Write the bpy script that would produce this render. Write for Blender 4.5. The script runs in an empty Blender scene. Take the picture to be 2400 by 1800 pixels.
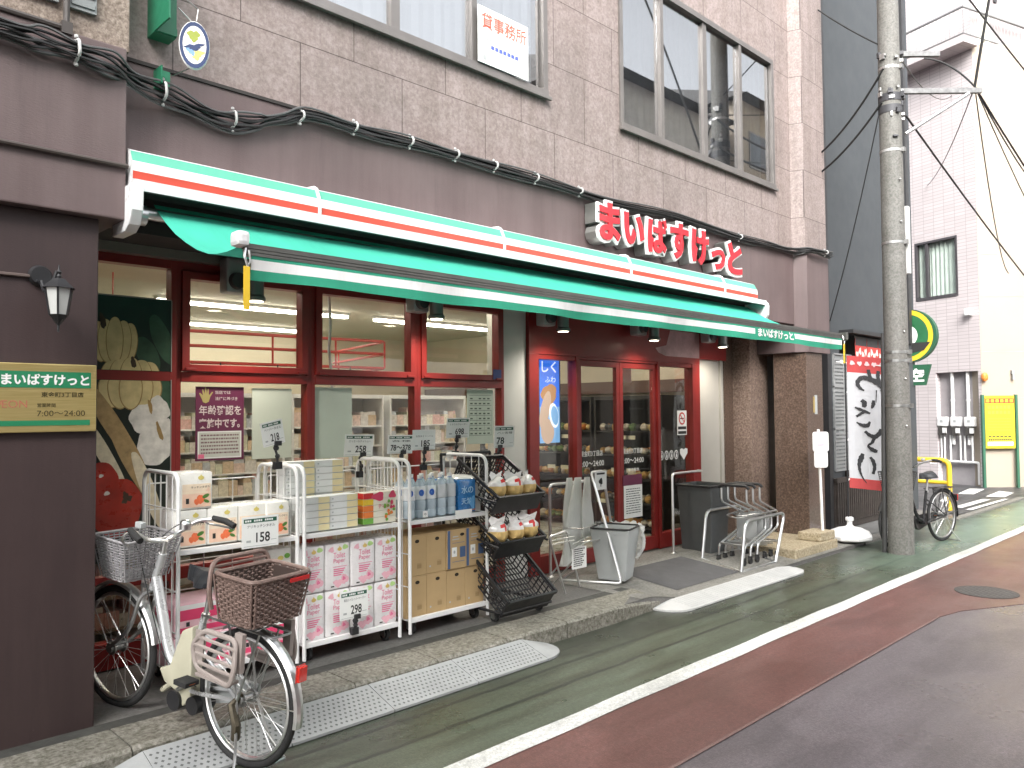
import bpy, bmesh, math, random
from math import sin, cos, pi, radians, atan2, sqrt
from mathutils import Vector as V, Matrix
random.seed(7)
S = bpy.context.scene
COL = S.collection

# ------------------------------------------------------------ camera
cam = bpy.data.cameras.new("camera")
cam.sensor_width = 36.0
cam.lens = 27.75
cam.clip_start = 0.05
cam.clip_end = 400
co = bpy.data.objects.new("camera", cam)
COL.objects.link(co)
yaw, pit, rol = 0.7791, 0.0354, -0.0084
Fv = V((cos(pit) * sin(yaw), cos(pit) * cos(yaw), sin(pit)))
Rv = V((cos(yaw), -sin(yaw), 0))
Uv = Rv.cross(Fv)
R2 = Rv * cos(rol) + Uv * sin(rol)
U2 = Uv * cos(rol) - Rv * sin(rol)
mx = Matrix((R2, U2, -Fv)).transposed().to_4x4()
mx.translation = V((0, 0, 1.7))
co.matrix_world = mx
S.camera = co

# ------------------------------------------------------------ world, sun, exposure
SUN_EL, SUN_AZ = radians(38), radians(226)      # direction the light comes from (azimuth from +Y, clockwise)
w = bpy.data.worlds.new("World")
S.world = w
w.use_nodes = True
nt = w.node_tree
bg = nt.nodes["Background"]
sky = nt.nodes.new("ShaderNodeTexSky")
sky.sky_type = 'NISHITA'
sky.sun_disc = False
sky.sun_elevation = SUN_EL
sky.sun_rotation = SUN_AZ
sky.air_density = 1.0
sky.dust_density = 4.0
sky.ozone_density = 1.0
hs = nt.nodes.new("ShaderNodeHueSaturation")    # overcast: the blue is washed out of the sky
hs.inputs["Saturation"].default_value = 0.16
nt.links.new(sky.outputs[0], hs.inputs["Color"])
nt.links.new(hs.outputs[0], bg.inputs[0])
bg.inputs[1].default_value = 0.15
sl = bpy.data.lights.new("sun", 'SUN')
sl.energy = 1.0
sl.angle = radians(40)
sl.color = (1.0, 0.97, 0.93)
so = bpy.data.objects.new("sun", sl)
COL.objects.link(so)
sd = V((sin(SUN_AZ) * cos(SUN_EL), cos(SUN_AZ) * cos(SUN_EL), sin(SUN_EL)))
so.rotation_euler = sd.to_track_quat('Z', 'Y').to_euler()
so.location = sd * 60
vs = S.view_settings
vs.view_transform = 'Standard'
vs.look = 'None'
vs.exposure = 1.98
vs.gamma = 1.0
vs.use_curve_mapping = False
S.render.engine = 'CYCLES'
S.cycles.max_bounces = 8
S.cycles.transparent_max_bounces = 24
S.cycles.caustics_reflective = False
S.cycles.caustics_refractive = False
S.cycles.sample_clamp_indirect = 6

# ------------------------------------------------------------ materials
MATS = {}
def nodes(name):
    m = bpy.data.materials.new(name)
    m.use_nodes = True
    MATS[name] = m
    n = m.node_tree
    return m, n, n.nodes["Principled BSDF"]
def lk(n, a, b):
    n.links.new(a, b)
def coord(n, kind="Object", scale=(1, 1, 1)):
    t = n.nodes.new("ShaderNodeTexCoord")
    mp = n.nodes.new("ShaderNodeMapping")
    mp.inputs["Scale"].default_value = scale
    lk(n, t.outputs[kind], mp.inputs["Vector"])
    return mp.outputs[0]
def noise(n, vec, scale, detail=4, rough=.6):
    t = n.nodes.new("ShaderNodeTexNoise")
    t.inputs["Scale"].default_value = scale
    t.inputs["Detail"].default_value = detail
    t.inputs["Roughness"].default_value = rough
    lk(n, vec, t.inputs["Vector"])
    return t.outputs["Fac"]
def ramp(n, fac, stops):
    r = n.nodes.new("ShaderNodeValToRGB")
    e = r.color_ramp.elements
    while len(e) < len(stops):
        e.new(0.5)
    for i, (p, c) in enumerate(stops):
        e[i].position = p
        e[i].color = (c[0], c[1], c[2], 1) if hasattr(c, '__len__') else (c, c, c, 1)
    lk(n, fac, r.inputs[0])
    return r.outputs[0]
def mixc(n, fac, a, b, mode='MIX'):
    x = n.nodes.new("ShaderNodeMix")
    x.data_type = 'RGBA'
    x.blend_type = mode
    for sock, val in ((x.inputs[0], fac), (x.inputs[6], a), (x.inputs[7], b)):
        if hasattr(val, 'links'):
            lk(n, val, sock)
        elif hasattr(val, '__len__'):
            sock.default_value = (val[0], val[1], val[2], 1)
        else:
            sock.default_value = val
    return x.outputs[2]
def bumpn(n, p, h, strength=.3, dist=.01):
    b = n.nodes.new("ShaderNodeBump")
    b.inputs["Strength"].default_value = strength
    b.inputs["Distance"].default_value = dist
    lk(n, h, b.inputs["Height"])
    lk(n, b.outputs[0], p.inputs["Normal"])
def mat(name, col, rough=.5, metal=0.0, var=.12, vscale=3.0, bump=0.0, bscale=60.0, coat=0.0, trans=0.0, sss=0.0):
    if name in MATS:
        return MATS[name]
    m, n, p = nodes(name)
    vec = coord(n)
    f = noise(n, vec, vscale, 5)
    c = ramp(n, f, [(.3, [x * (1 - var) for x in col]), (.7, [min(1, x * (1 + var)) for x in col])])
    lk(n, c, p.inputs["Base Color"])
    r = ramp(n, noise(n, vec, vscale * 2.3, 3), [(.3, max(0, rough - .06)), (.7, min(1, rough + .06))])
    lk(n, r, p.inputs["Roughness"])
    p.inputs["Metallic"].default_value = metal
    p.inputs["Coat Weight"].default_value = coat
    if trans:
        p.inputs["Transmission Weight"].default_value = trans
    if bump:
        bumpn(n, p, noise(n, vec, bscale, 6), bump, .004)
    return m
def emat(name, col, strength):
    if name in MATS:
        return MATS[name]
    m, n, p = nodes(name)
    p.inputs["Base Color"].default_value = (*col, 1)
    p.inputs["Emission Color"].default_value = (*col, 1)
    p.inputs["Emission Strength"].default_value = strength
    return m
def glass(name, tint=(.9, .93, .9), ior=.05, rough=.0, dirt=0.0):
    m = bpy.data.materials.new(name)
    MATS[name] = m
    m.use_nodes = True
    n = m.node_tree
    n.nodes.remove(n.nodes["Principled BSDF"])
    out = n.nodes["Material Output"]
    tr = n.nodes.new("ShaderNodeBsdfTransparent")
    tr.inputs[0].default_value = (*tint, 1)
    gl = n.nodes.new("ShaderNodeBsdfGlossy")
    gl.inputs["Roughness"].default_value = rough
    geo = n.nodes.new("ShaderNodeNewGeometry")
    dt = n.nodes.new("ShaderNodeVectorMath")
    dt.operation = 'DOT_PRODUCT'
    lk(n, geo.outputs["Incoming"], dt.inputs[0])
    lk(n, geo.outputs["Normal"], dt.inputs[1])
    last_ = dt.outputs["Value"]
    for op, v_ in (('ABSOLUTE', None), ('SUBTRACT', 1.0), ('POWER', 5.0), ('MULTIPLY', 1 - ior), ('ADD', ior)):   # Schlick: ior holds the face-on reflectance
        k = n.nodes.new("ShaderNodeMath")
        k.operation = op
        k.use_clamp = op == 'SUBTRACT'
        if op == 'SUBTRACT':
            k.inputs[0].default_value = 1.0
            lk(n, last_, k.inputs[1])
        else:
            lk(n, last_, k.inputs[0])
            if v_ is not None:
                k.inputs[1].default_value = v_
        last_ = k.outputs[0]
    mx_ = n.nodes.new("ShaderNodeMixShader")
    lk(n, last_, mx_.inputs[0])
    lk(n, tr.outputs[0], mx_.inputs[1])
    lk(n, gl.outputs[0], mx_.inputs[2])
    last = mx_.outputs[0]
    if dirt:
        df = n.nodes.new("ShaderNodeBsdfDiffuse")
        df.inputs[0].default_value = (.75, .78, .74, 1)
        m2 = n.nodes.new("ShaderNodeMixShader")
        m2.inputs[0].default_value = dirt
        lk(n, last, m2.inputs[1])
        lk(n, df.outputs[0], m2.inputs[2])
        last = m2.outputs[0]
    lk(n, last, out.inputs[0])
    return m
def cloth(name, col, tfac=.45, rough=.8, var=.06):
    m, n, p = nodes(name)
    out = n.nodes["Material Output"]
    vec = coord(n)
    c = ramp(n, noise(n, vec, 3, 4), [(.3, [x * (1 - var) for x in col]), (.7, [min(1, x * (1 + var)) for x in col])])
    c = mixc(n, 1.0, c, ramp(n, noise(n, coord(n, scale=(7, .8, 1.2)), 2.2, 6, .7), [(.36, (.93, .93, .93)), (.56, (1, 1, 1))]), 'MULTIPLY')
    lk(n, c, p.inputs["Base Color"])
    p.inputs["Roughness"].default_value = rough
    bumpn(n, p, noise(n, vec, 400, 2), .15, .002)
    t = n.nodes.new("ShaderNodeBsdfTranslucent")
    lk(n, c, t.inputs[0])
    mx_ = n.nodes.new("ShaderNodeMixShader")
    mx_.inputs[0].default_value = tfac
    lk(n, p.outputs[0], mx_.inputs[1])
    lk(n, t.outputs[0], mx_.inputs[2])
    lk(n, mx_.outputs[0], out.inputs[0])
    return m
def granite(name, base, dark, light, joint=None, row=.44, wid=.93, zoff=0.0, xoff=0.0, rough=.5, coat=0.0, streak=True, plane='xz'):
    m, n, p = nodes(name)
    t = n.nodes.new("ShaderNodeTexCoord")
    vec = t.outputs["Object"]
    n1 = noise(n, vec, 42, 6, .7)
    c = ramp(n, n1, [(.36, dark), (.5, base), (.66, light)])
    n2 = noise(n, vec, 1.4, 4)
    c = mixc(n, 1.0, c, ramp(n, n2, [(.3, (.88, .87, .86)), (.7, (1.06, 1.03, 1.02))]), 'MULTIPLY')
    n4 = noise(n, vec, 9, 6, .8)
    c = mixc(n, 1.0, c, ramp(n, n4, [(.34, (.84, .82, .80)), (.56, (1.04, 1.03, 1.03))]), 'MULTIPLY')
    if streak:
        mp = n.nodes.new("ShaderNodeMapping")
        mp.inputs["Scale"].default_value = (3.5, 3.5, .25)
        lk(n, vec, mp.inputs["Vector"])
        n3 = noise(n, mp.outputs[0], 2.2, 6, .7)
        c = mixc(n, 1.0, c, ramp(n, n3, [(.38, (.86, .85, .83)), (.56, (1, 1, 1))]), 'MULTIPLY')
    h = n1
    if joint:
        sx = n.nodes.new("ShaderNodeSeparateXYZ")
        lk(n, vec, sx.inputs[0])
        cb = n.nodes.new("ShaderNodeCombineXYZ")
        ad = n.nodes.new("ShaderNodeMath")
        ad.operation = 'ADD'
        lk(n, sx.outputs[2], ad.inputs[0])
        ad.inputs[1].default_value = zoff
        ax = n.nodes.new("ShaderNodeMath")
        lk(n, sx.outputs[0], ax.inputs[0])
        ax.inputs[1].default_value = xoff
        lk(n, ax.outputs[0], cb.inputs[0])
        lk(n, ad.outputs[0], cb.inputs[1])
        br = n.nodes.new("ShaderNodeTexBrick")
        br.inputs["Scale"].default_value = 1
        br.inputs["Brick Width"].default_value = wid
        br.inputs["Row Height"].default_value = row
        br.inputs["Mortar Size"].default_value = .004
        br.inputs["Mortar Smooth"].default_value = .3
        br.inputs["Color1"].default_value = (1, 1, 1, 1)
        br.inputs["Color2"].default_value = (.9, .9, .9, 1)
        br.inputs["Mortar"].default_value = (*joint, 1)
        lk(n, cb.outputs[0], br.inputs["Vector"])
        c = mixc(n, 1.0, c, br.outputs["Color"], 'MULTIPLY')
    lk(n, c, p.inputs["Base Color"])
    p.inputs["Roughness"].default_value = rough
    p.inputs["Coat Weight"].default_value = coat
    bumpn(n, p, h, .25, .003)
    return m

# ------------------------------------------------------------ mesh building
class MB:
    def __init__(s):
        s.v, s.f, s.m = [], [], []
    def add(s, vs_, fs, mi=0):
        o = len(s.v)
        s.v += [tuple(x) for x in vs_]
        s.f += [tuple(o + i for i in f) for f in fs]
        s.m += [mi] * len(fs)
        return s
    def box(s, x0, x1, y0, y1, z0, z1, mi=0):
        v = [(x, y, z) for z in (z0, z1) for y in (y0, y1) for x in (x0, x1)]
        return s.add(v, [(0, 2, 3, 1), (4, 5, 7, 6), (0, 1, 5, 4), (2, 6, 7, 3), (0, 4, 6, 2), (1, 3, 7, 5)], mi)
    def ob(s, c, size, rot=None, mi=0, taper=1.0):
        hx, hy, hz = [q / 2 for q in size]
        M = rot if rot is not None else Matrix.Identity(3)
        v = []
        for z in (-1, 1):
            t = taper if z > 0 else 1
            for y in (-1, 1):
                for x in (-1, 1):
                    v.append(V(c) + M @ V((x * hx * t, y * hy * t, z * hz)))
        return s.add(v, [(0, 2, 3, 1), (4, 5, 7, 6), (0, 1, 5, 4), (2, 6, 7, 3), (0, 4, 6, 2), (1, 3, 7, 5)], mi)
    def tube(s, pts, r, n=8, closed=False, mi=0, cap=True, flat=1.0):
        P = [V(p) for p in pts]
        k = len(P)
        rr = r if hasattr(r, '__len__') else [r] * k
        T = []
        for i in range(k):
            if closed:
                d = P[(i + 1) % k] - P[i - 1]
            else:
                d = P[min(i + 1, k - 1)] - P[max(i - 1, 0)]
            T.append(d.normalized() if d.length > 1e-9 else V((0, 0, 1)))
        a = V((0, 0, 1)) if abs(T[0].z) < .9 else V((1, 0, 0))
        N = (a - T[0] * a.dot(T[0])).normalized()
        vv = []
        for i in range(k):
            N = N - T[i] * N.dot(T[i])
            N = N.normalized() if N.length > 1e-6 else T[i].orthogonal().normalized()
            B = T[i].cross(N)
            for j in range(n):
                an = 2 * pi * j / n
                vv.append(P[i] + (N * cos(an) + B * sin(an) * flat) * rr[i])
        ff = []
        for i in range(k if closed else k - 1):
            for j in range(n):
                a_, b_ = i * n + j, i * n + (j + 1) % n
                c_, d_ = ((i + 1) % k) * n + (j + 1) % n, ((i + 1) % k) * n + j
                ff.append((a_, b_, c_, d_))
        if cap and not closed:
            ff.append(tuple(range(n))[::-1])
            ff.append(tuple((k - 1) * n + j for j in range(n)))
        return s.add(vv, ff, mi)
    def cyl(s, p0, p1, r0, r1=None, n=16, mi=0):
        return s.tube([p0, p1], [r0, r0 if r1 is None else r1], n, mi=mi)
    def lathe(s, prof, c=(0, 0, 0), n=20, M=None, mi=0):
        M = M or Matrix.Identity(3)
        vv, ff = [], []
        for r, z in prof:
            for j in range(n):
                a = 2 * pi * j / n
                vv.append(V(c) + M @ V((r * cos(a), r * sin(a), z)))
        for i in range(len(prof) - 1):
            for j in range(n):
                ff.append((i * n + j, i * n + (j + 1) % n, (i + 1) * n + (j + 1) % n, (i + 1) * n + j))
        ff.append(tuple(range(n))[::-1])
        ff.append(tuple((len(prof) - 1) * n + j for j in range(n)))
        return s.add(vv, ff, mi)
    def ball(s, c, r, n=12, mi=0, M=None):
        rr = r if hasattr(r, '__len__') else (r, r, r)
        M = M or Matrix.Identity(3)
        vv, ff = [], []
        h = n // 2
        for i in range(1, h):
            th = pi * i / h
            for j in range(n):
                a = 2 * pi * j / n
                vv.append(V(c) + M @ V((rr[0] * sin(th) * cos(a), rr[1] * sin(th) * sin(a), rr[2] * cos(th))))
        t, b = len(vv), len(vv) + 1
        vv += [V(c) + M @ V((0, 0, rr[2])), V(c) - M @ V((0, 0, rr[2]))]
        for i in range(h - 2):
            for j in range(n):
                ff.append((i * n + j, (i + 1) * n + j, (i + 1) * n + (j + 1) % n, i * n + (j + 1) % n))
        for j in range(n):
            ff.append((t, j, (j + 1) % n))
            ff.append((b, (h - 2) * n + (j + 1) % n, (h - 2) * n + j))
        return s.add(vv, ff, mi)
    def prism(s, pts, axis, a0, a1, mi=0):
        def P(p, a):
            return {'x': (a, p[0], p[1]), 'y': (p[0], a, p[1]), 'z': (p[0], p[1], a)}[axis]
        k = len(pts)
        vv = [P(p, a0) for p in pts] + [P(p, a1) for p in pts]
        ff = [tuple(range(k))[::-1], tuple(range(k, 2 * k))]
        ff += [(i, (i + 1) % k, k + (i + 1) % k, k + i) for i in range(k)]
        return s.add(vv, ff, mi)
    def q(s, x0, x1, z0, z1, y, mi=0):            # a printed patch facing the street
        return s.add([(x0, y, z0), (x1, y, z0), (x1, y, z1), (x0, y, z1)], [(0, 1, 2, 3)], mi)
    def el(s, cx, cz, rx, rz, y, mi=0, rot=0.0, n=20, wob=0.0):
        vv = []
        for j in range(n):
            a = 2 * pi * j / n
            k = 1 + wob * sin(3 * a + cx * 40) + wob * .6 * sin(7 * a)
            x, z = rx * k * cos(a), rz * k * sin(a)
            vv.append((cx + x * cos(rot) - z * sin(rot), y, cz + x * sin(rot) + z * cos(rot)))
        return s.add(vv, [tuple(range(n))], mi)
    def text(s, body, x, z, h, y, mi=0, bold=.0, w_=None, mirror=False, f=None, anchor='l'):
        vs_, fs, W = glyph(body, bold)
        k = h
        kx = k if w_ is None else w_ / W
        o = []
        for a, b in vs_:
            a = (a if not mirror else W - a) * kx
            if anchor == 'c':
                a -= W * kx / 2
            o.append((x + a, y, z + b * k))
        if f:
            o = [f(*p) for p in o]
        if mirror:
            fs = [t[::-1] for t in fs]
        return s.add(o, fs, mi)
    def build(s, name, mats, parent=None, smooth=False, bevel=0.0, local=False, loc=None):
        me = bpy.data.meshes.new(name)
        o = bpy.data.objects.new(name, me)
        off = V((0, 0, 0))
        if parent is not None:
            o.parent = parent
            if not local:
                off = ORG.get(parent.name, V((0, 0, 0)))
            ORG[o.name] = off
        elif loc is not None:
            off = V(loc)
            o.location = off
            ORG[o.name] = off
        me.from_pydata([(x - off.x, y - off.y, z - off.z) for x, y, z in s.v], [], s.f)
        for mm in (mats if isinstance(mats, (list, tuple)) else [mats]):
            me.materials.append(mm)
        for p, mi in zip(me.polygons, s.m):
            p.material_index = mi
        COL.objects.link(o)
        if bevel:
            bm = bmesh.new()
            bm.from_mesh(me)
            bmesh.ops.remove_doubles(bm, verts=bm.verts, dist=1e-6)
            eds = [e for e in bm.edges if len(e.link_faces) == 2 and e.calc_face_angle(0) > .6]
            bmesh.ops.bevel(bm, geom=eds, offset=bevel, segments=2, affect='EDGES', profile=.6)
            bm.to_mesh(me)
            bm.free()
        if smooth:
            me.polygons.foreach_set('use_smooth', [True] * len(me.polygons))
            try:
                me.set_sharp_from_angle(angle=radians(40))
            except Exception:
                pass
        me.update()
        return o
ORG = {}
GL = {}
def glyph(body, bold):
    key = (body, bold)
    if key not in GL:
        c = bpy.data.curves.new("lettering", 'FONT')
        c.body = body
        c.size = 1.0
        c.offset = bold
        c.resolution_u = 3
        o = bpy.data.objects.new("lettering", c)
        me = bpy.data.meshes.new_from_object(o)
        vs_ = [(v.co.x, v.co.y) for v in me.vertices]
        fs = [tuple(p.vertices) for p in me.polygons]
        bpy.data.objects.remove(o)
        bpy.data.curves.remove(c)
        bpy.data.meshes.remove(me)
        if vs_:
            x0 = min(a for a, b in vs_)
            z0 = min(b for a, b in vs_)
            H = max(b for a, b in vs_) - z0
            vs_ = [((a - x0) / H, (b - z0) / H) for a, b in vs_]
            W = max(a for a, b in vs_)
        else:
            W = 1
        GL[key] = (vs_, fs, W)
    return GL[key]
def tag(o, label=None, cat=None, group=None, kind=None):
    if label: o['label'] = label
    if cat: o['category'] = cat
    if group: o['group'] = group
    if kind: o['kind'] = kind
    return o
def thing(name, label, cat, loc=(0, 0, 0), group=None, rz=0.0, ry=0.0):
    o = bpy.data.objects.new(name, None)
    o.empty_display_size = .1
    COL.objects.link(o)
    o.location = loc
    o.rotation_euler = (0, ry, rz)
    ORG[o.name] = V(loc)
    return tag(o, label, cat, group)
def dup(root, loc, label=None, rz=None):
    r = root.copy()
    COL.objects.link(r)
    r.location = loc
    if rz is not None:
        r.rotation_euler[2] = rz
    if label: r['label'] = label
    for ch in list(root.children):
        c = ch.copy()
        COL.objects.link(c)
        c.parent = r
        for g in list(ch.children):
            d = g.copy()
            COL.objects.link(d)
            d.parent = c
    return r
def rnd(pts, r, seg=4, closed=False):
    P = [V(p) for p in pts]
    out = []
    k = len(P)
    for i in range(k):
        if not closed and i in (0, k - 1):
            out.append(P[i]); continue
        a, b, c = P[i - 1], P[i], P[(i + 1) % k]
        ra = min(r, (a - b).length * .45, (c - b).length * .45)
        p0 = b + (a - b).normalized() * ra
        p1 = b + (c - b).normalized() * ra
        for j in range(seg + 1):
            t = j / seg
            out.append(p0 * (1 - t) ** 2 + b * 2 * t * (1 - t) + p1 * t * t)
    return out
def grid(x0, x1, y0, y1, nx, ny, fz):
    mb = MB()
    vv = [(x0 + (x1 - x0) * i / nx, y0 + (y1 - y0) * j / ny) for j in range(ny + 1) for i in range(nx + 1)]
    ff = [(j * (nx + 1) + i, j * (nx + 1) + i + 1, (j + 1) * (nx + 1) + i + 1, (j + 1) * (nx + 1) + i) for j in range(ny) for i in range(nx)]
    mb.add([(x, y, fz(x, y)) for x, y in vv], ff)
    return mb

# common materials
M_white = mat("white_enamel", (.78, .78, .77), .35, 0, .05, 6, coat=.2)
M_wplast = mat("white_plastic", (.8, .8, .79), .45, 0, .05, 5)
M_paper = mat("white_paper", (.8, .8, .78), .7, 0, .04, 4)
M_black = mat("black_plastic", (.018, .018, .02), .45, 0, .2, 8, .15, 120)
M_rubber = mat("black_rubber", (.02, .02, .02), .75, 0, .2, 10, .2, 200)
M_chrome = mat("chrome_steel", (.7, .7, .69), .33, 1.0, .04, 9)
M_dull = mat("dull_steel", (.42, .42, .41), .42, 1.0, .15, 12, .1, 80)
M_alu = mat("aluminium_satin", (.55, .56, .56), .35, 1.0, .1, 8)
M_ink = mat("black_ink", (.025, .025, .025), .7, 0, 0)
M_redpaint = mat("dark_red_paint", (.22, .018, .016), .38, 0, .14, 4, .05, 40)
M_green = mat("green_print", (.012, .2, .1), .6, 0, .08, 4)
M_grey = mat("grey_plastic", (.28, .29, .29), .5, 0, .08, 4, .05, 90)
M_ltgrey = mat("light_grey_plastic", (.42, .44, .44), .5, 0, .06, 4)
M_redp = mat("red_print", (.55, .02, .02), .5, 0, .05)
M_yel = mat("yellow_paint", (.75, .5, .03), .5, 0, .08, 6)
M_orng = mat("orange_print", (.75, .2, .04), .5, 0, .1, 20)
M_pink = mat("pink_print", (.75, .16, .28), .55, 0, .06, 20)
M_pinkl = mat("pale_pink_print", (.8, .5, .55), .6, 0, .06, 20)
M_blue = mat("blue_print", (.03, .12, .45), .5, 0, .08, 15)
M_sky = mat("light_blue_print", (.15, .42, .75), .5, 0, .1, 15)
M_leaf = mat("green_leaf_print", (.16, .4, .06), .55, 0, .2, 30)
M_cream = mat("cream_print", (.8, .72, .5), .6, 0, .06, 10)
M_purple = mat("purple_print", (.13, .02, .06), .5, 0, .05, 5)
M_dgreen = mat("dark_green_print", (.02, .1, .05), .5, 0, .1)

# ============================================================ SETTING
def sstep(a, b, x):
    t = max(0, min(1, (x - a) / (b - a)))
    return t * t * (3 - 2 * t)
def wet(name, cols, rough, extra=None):
    m, n, p = nodes(name)
    vec = coord(n)
    st = coord(n, scale=(.35, 3.2, 1))
    f = noise(n, st, 2.0, 7, .65)
    g = noise(n, vec, 38, 6, .8)
    big = noise(n, vec, .9, 5)
    c = ramp(n, f, [(.32, cols[0]), (.5, cols[1]), (.68, cols[2])])
    c = mixc(n, 1.0, c, ramp(n, g, [(.34, (.72, .72, .72)), (.62, (1.12, 1.12, 1.12))]), 'MULTIPLY')
    c = mixc(n, 1.0, c, ramp(n, big, [(.3, (.82, .82, .8)), (.7, (1.1, 1.1, 1.1))]), 'MULTIPLY')
    pz = noise(n, coord(n, scale=(.5, 1.1, 1)), 1.3, 3, .5)
    c = mixc(n, 1.0, c, ramp(n, pz, [(.4, (.8, .8, .8)), (.47, (1, 1, 1))]), 'MULTIPLY')
    ag = n.nodes.new("ShaderNodeTexVoronoi")
    ag.inputs["Scale"].default_value = 95
    lk(n, vec, ag.inputs["Vector"])
    c = mixc(n, 1.0, c, ramp(n, ag.outputs["Distance"], [(.1, (1.22, 1.2, 1.18)), (.5, (.86, .86, .86))]), 'MULTIPLY')
    if extra:
        c = extra(n, vec, c)
    lk(n, c, p.inputs["Base Color"])
    lk(n, ramp(n, big, [(.35, rough[0]), (.65, rough[1])]), p.inputs["Roughness"])
    vv = n.nodes.new("ShaderNodeTexVoronoi")
    vv.inputs["Scale"].default_value = 140
    lk(n, vec, vv.inputs["Vector"])
    bumpn(n, p, vv.outputs["Distance"], .22, .003)
    return m
def cracks(n, vec, c):
    # worn trench lines running along the lane and bare dark asphalt beside the kerb
    sx = n.nodes.new("ShaderNodeSeparateXYZ")
    lk(n, vec, sx.inputs[0])
    wob = noise(n, vec, 1.6, 5)
    def mth(op, a, b):
        k = n.nodes.new("ShaderNodeMath")
        k.operation = op
        for i, v_ in enumerate((a, b)):
            if hasattr(v_, 'links'):
                lk(n, v_, k.inputs[i])
            else:
                k.inputs[i].default_value = v_
        return k.outputs[0]
    y = mth('ADD', sx.outputs[1], mth('MULTIPLY', mth('SUBTRACT', wob, .5), .07))
    for y0, wd, dk in ((3.32, .02, .35), (3.58, .022, .3), (3.8, .014, .45)):
        d = mth('ABSOLUTE', mth('SUBTRACT', y, y0), 0)
        c = mixc(n, ramp(n, mth('DIVIDE', d, wd), [(.55, 1.0), (1.0, 0.0)]), c, (.035, .04, .03))
    c = mixc(n, ramp(n, mth('MULTIPLY', mth('SUBTRACT', mth('ADD', sx.outputs[0], mth('MULTIPLY', wob, 3.0)), 9.0), .2), [(.0, 0.0), (1.0, .85)]), c, (.17, .26, .205))
    edge = ramp(n, mth('ADD', mth('SUBTRACT', sx.outputs[1], 3.0), mth('MULTIPLY', mth('SUBTRACT', noise(n, vec, 2.5, 7, .7), .5), .9)), [(.45, 0.0), (.78, .75)])
    return mixc(n, edge, c, (.03, .033, .026))
MG_asph = wet("asphalt_road", [(.165, .140, .150), (.185, .158, .170), (.205, .178, .188)], (.24, .45))
MG_red = wet("red_lane_surface", [(.16, .072, .062), (.19, .088, .077), (.215, .108, .096)], (.28, .46))
MG_grn = wet("green_lane_surface", [(.06, .068, .046), (.092, .108, .073), (.12, .15, .107)], (.24, .42), cracks)
def chips(n, vec, c):
    return mixc(n, ramp(n, noise(n, vec, 11, 7, .8), [(.62, 0.0), (.68, .8)]), c, (.16, .16, .15))
MG_line = wet("road_line_paint", [(.66, .66, .62), (.78, .78, .75), (.84, .84, .82)], (.5, .7), chips)
MG_conc = granite("apron_concrete", (.2, .2, .185), (.12, .12, .105), (.27, .27, .25), rough=.55, streak=False)
MG_curb = granite("kerb_stone", (.19, .185, .155), (.09, .09, .065), (.31, .305, .27), rough=.6, streak=False)
MG_tile = granite("floor_tile_grey", (.13, .13, .125), (.09, .09, .085), (.17, .17, .165), rough=.4, streak=False)

def struct(name, mb, m, **k):
    return tag(mb.build(name, m, **k), kind='structure')
struct("road", MB().add([(-150, -150, 0), (150, -150, 0), (150, 150, 0), (-150, 150, 0)], [(0, 1, 2, 3)]), MG_asph)
rl = [(-20, 2.2), (7.0, 2.19), (7.35, 2.12), (7.8, 1.9), (8.4, 1.6), (9.4, 1.1), (11, .4), (14, -.8), (60, -4), (60, 2.83), (-20, 2.83)]
struct("red_lane", MB().prism(rl, 'z', -.02, .004), MG_red)
struct("lane_edge_seam", MB().prism([(-20, 2.188), (7.0, 2.178), (7.0, 2.198), (-20, 2.208)], 'z', .0045, .0062), wet("seam_pink", [(.2, .115, .1), (.25, .15, .135), (.28, .18, .165)], (.4, .6)))
struct("green_lane", MB().box(-20, 60, 2.83, 3.985, -.02, .004), MG_grn)
lm = MB()
xs = [-20 + i * .12 for i in range(660)]
for i in range(len(xs) - 1):
    def yj(x, s): return (2.826 if s else 2.962) + .003 * sin(x * 7 + s) + .0035 * sin(x * 3.3 + 2 * s)
    a, b = xs[i], xs[i + 1]
    lm.add([(a, yj(a, 1), .008), (b, yj(b, 1), .008), (b, yj(b, 0), .008), (a, yj(a, 0), .008)], [(0, 1, 2, 3)])
struct("road_line", lm, MG_line)
def apz(x, y):
    e = sstep(5.5, 6.1, x)
    return .12 - e * .085 * max(0, min(1, (4.95 - y) / .85))
ap = grid(-4, 10.14, 4.0, 5.6, 90, 12, apz)
k0 = len(ap.v)
for i in range(90):
    x0, x1 = -4 + 14.14 * i / 90, -4 + 14.14 * (i + 1) / 90
    ap.add([(x0, 4.0, -.05), (x1, 4.0, -.05), (x1, 4.0, apz(x1, 4.0)), (x0, 4.0, apz(x0, 4.0))], [(0, 1, 2, 3)])
struct("pavement", ap, MG_tile)
# concrete margin of the entrance in front of the doors
struct("entrance_concrete", grid(5.45, 10.14, 4.0, 5.26, 50, 12, lambda x, y: apz(x, y) + .004), MG_conc)
kb = MB()
nb, seg = 16, .62
for i in range(nb):
    x0, x1 = 5.72 - (i + 1) * seg, 5.72 - i * seg - .008
    zz = .128 + random.uniform(-.003, .003)
    yy = 3.968 + random.uniform(-.006, .006)
    end = .1 if i == 0 else 0
    c = .018
    kb.add([(x0, yy, -.02), (x1, yy + end * .3, -.02), (x1, yy + end * .3, zz - c - end * .5), (x0, yy, zz - c),
            (x1, yy + c + end * .3, zz - end * .5), (x0, yy + c, zz), (x1, 4.285, zz), (x0, 4.285, zz), (x1, 4.285, -.02), (x0, 4.285, -.02)],
           [(0, 1, 2, 3), (3, 2, 4, 5), (5, 4, 6, 7), (7, 6, 8, 9), (1, 8, 6, 4, 2), (0, 3, 5, 7, 9)])
struct("curb", kb, MG_curb)
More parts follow.
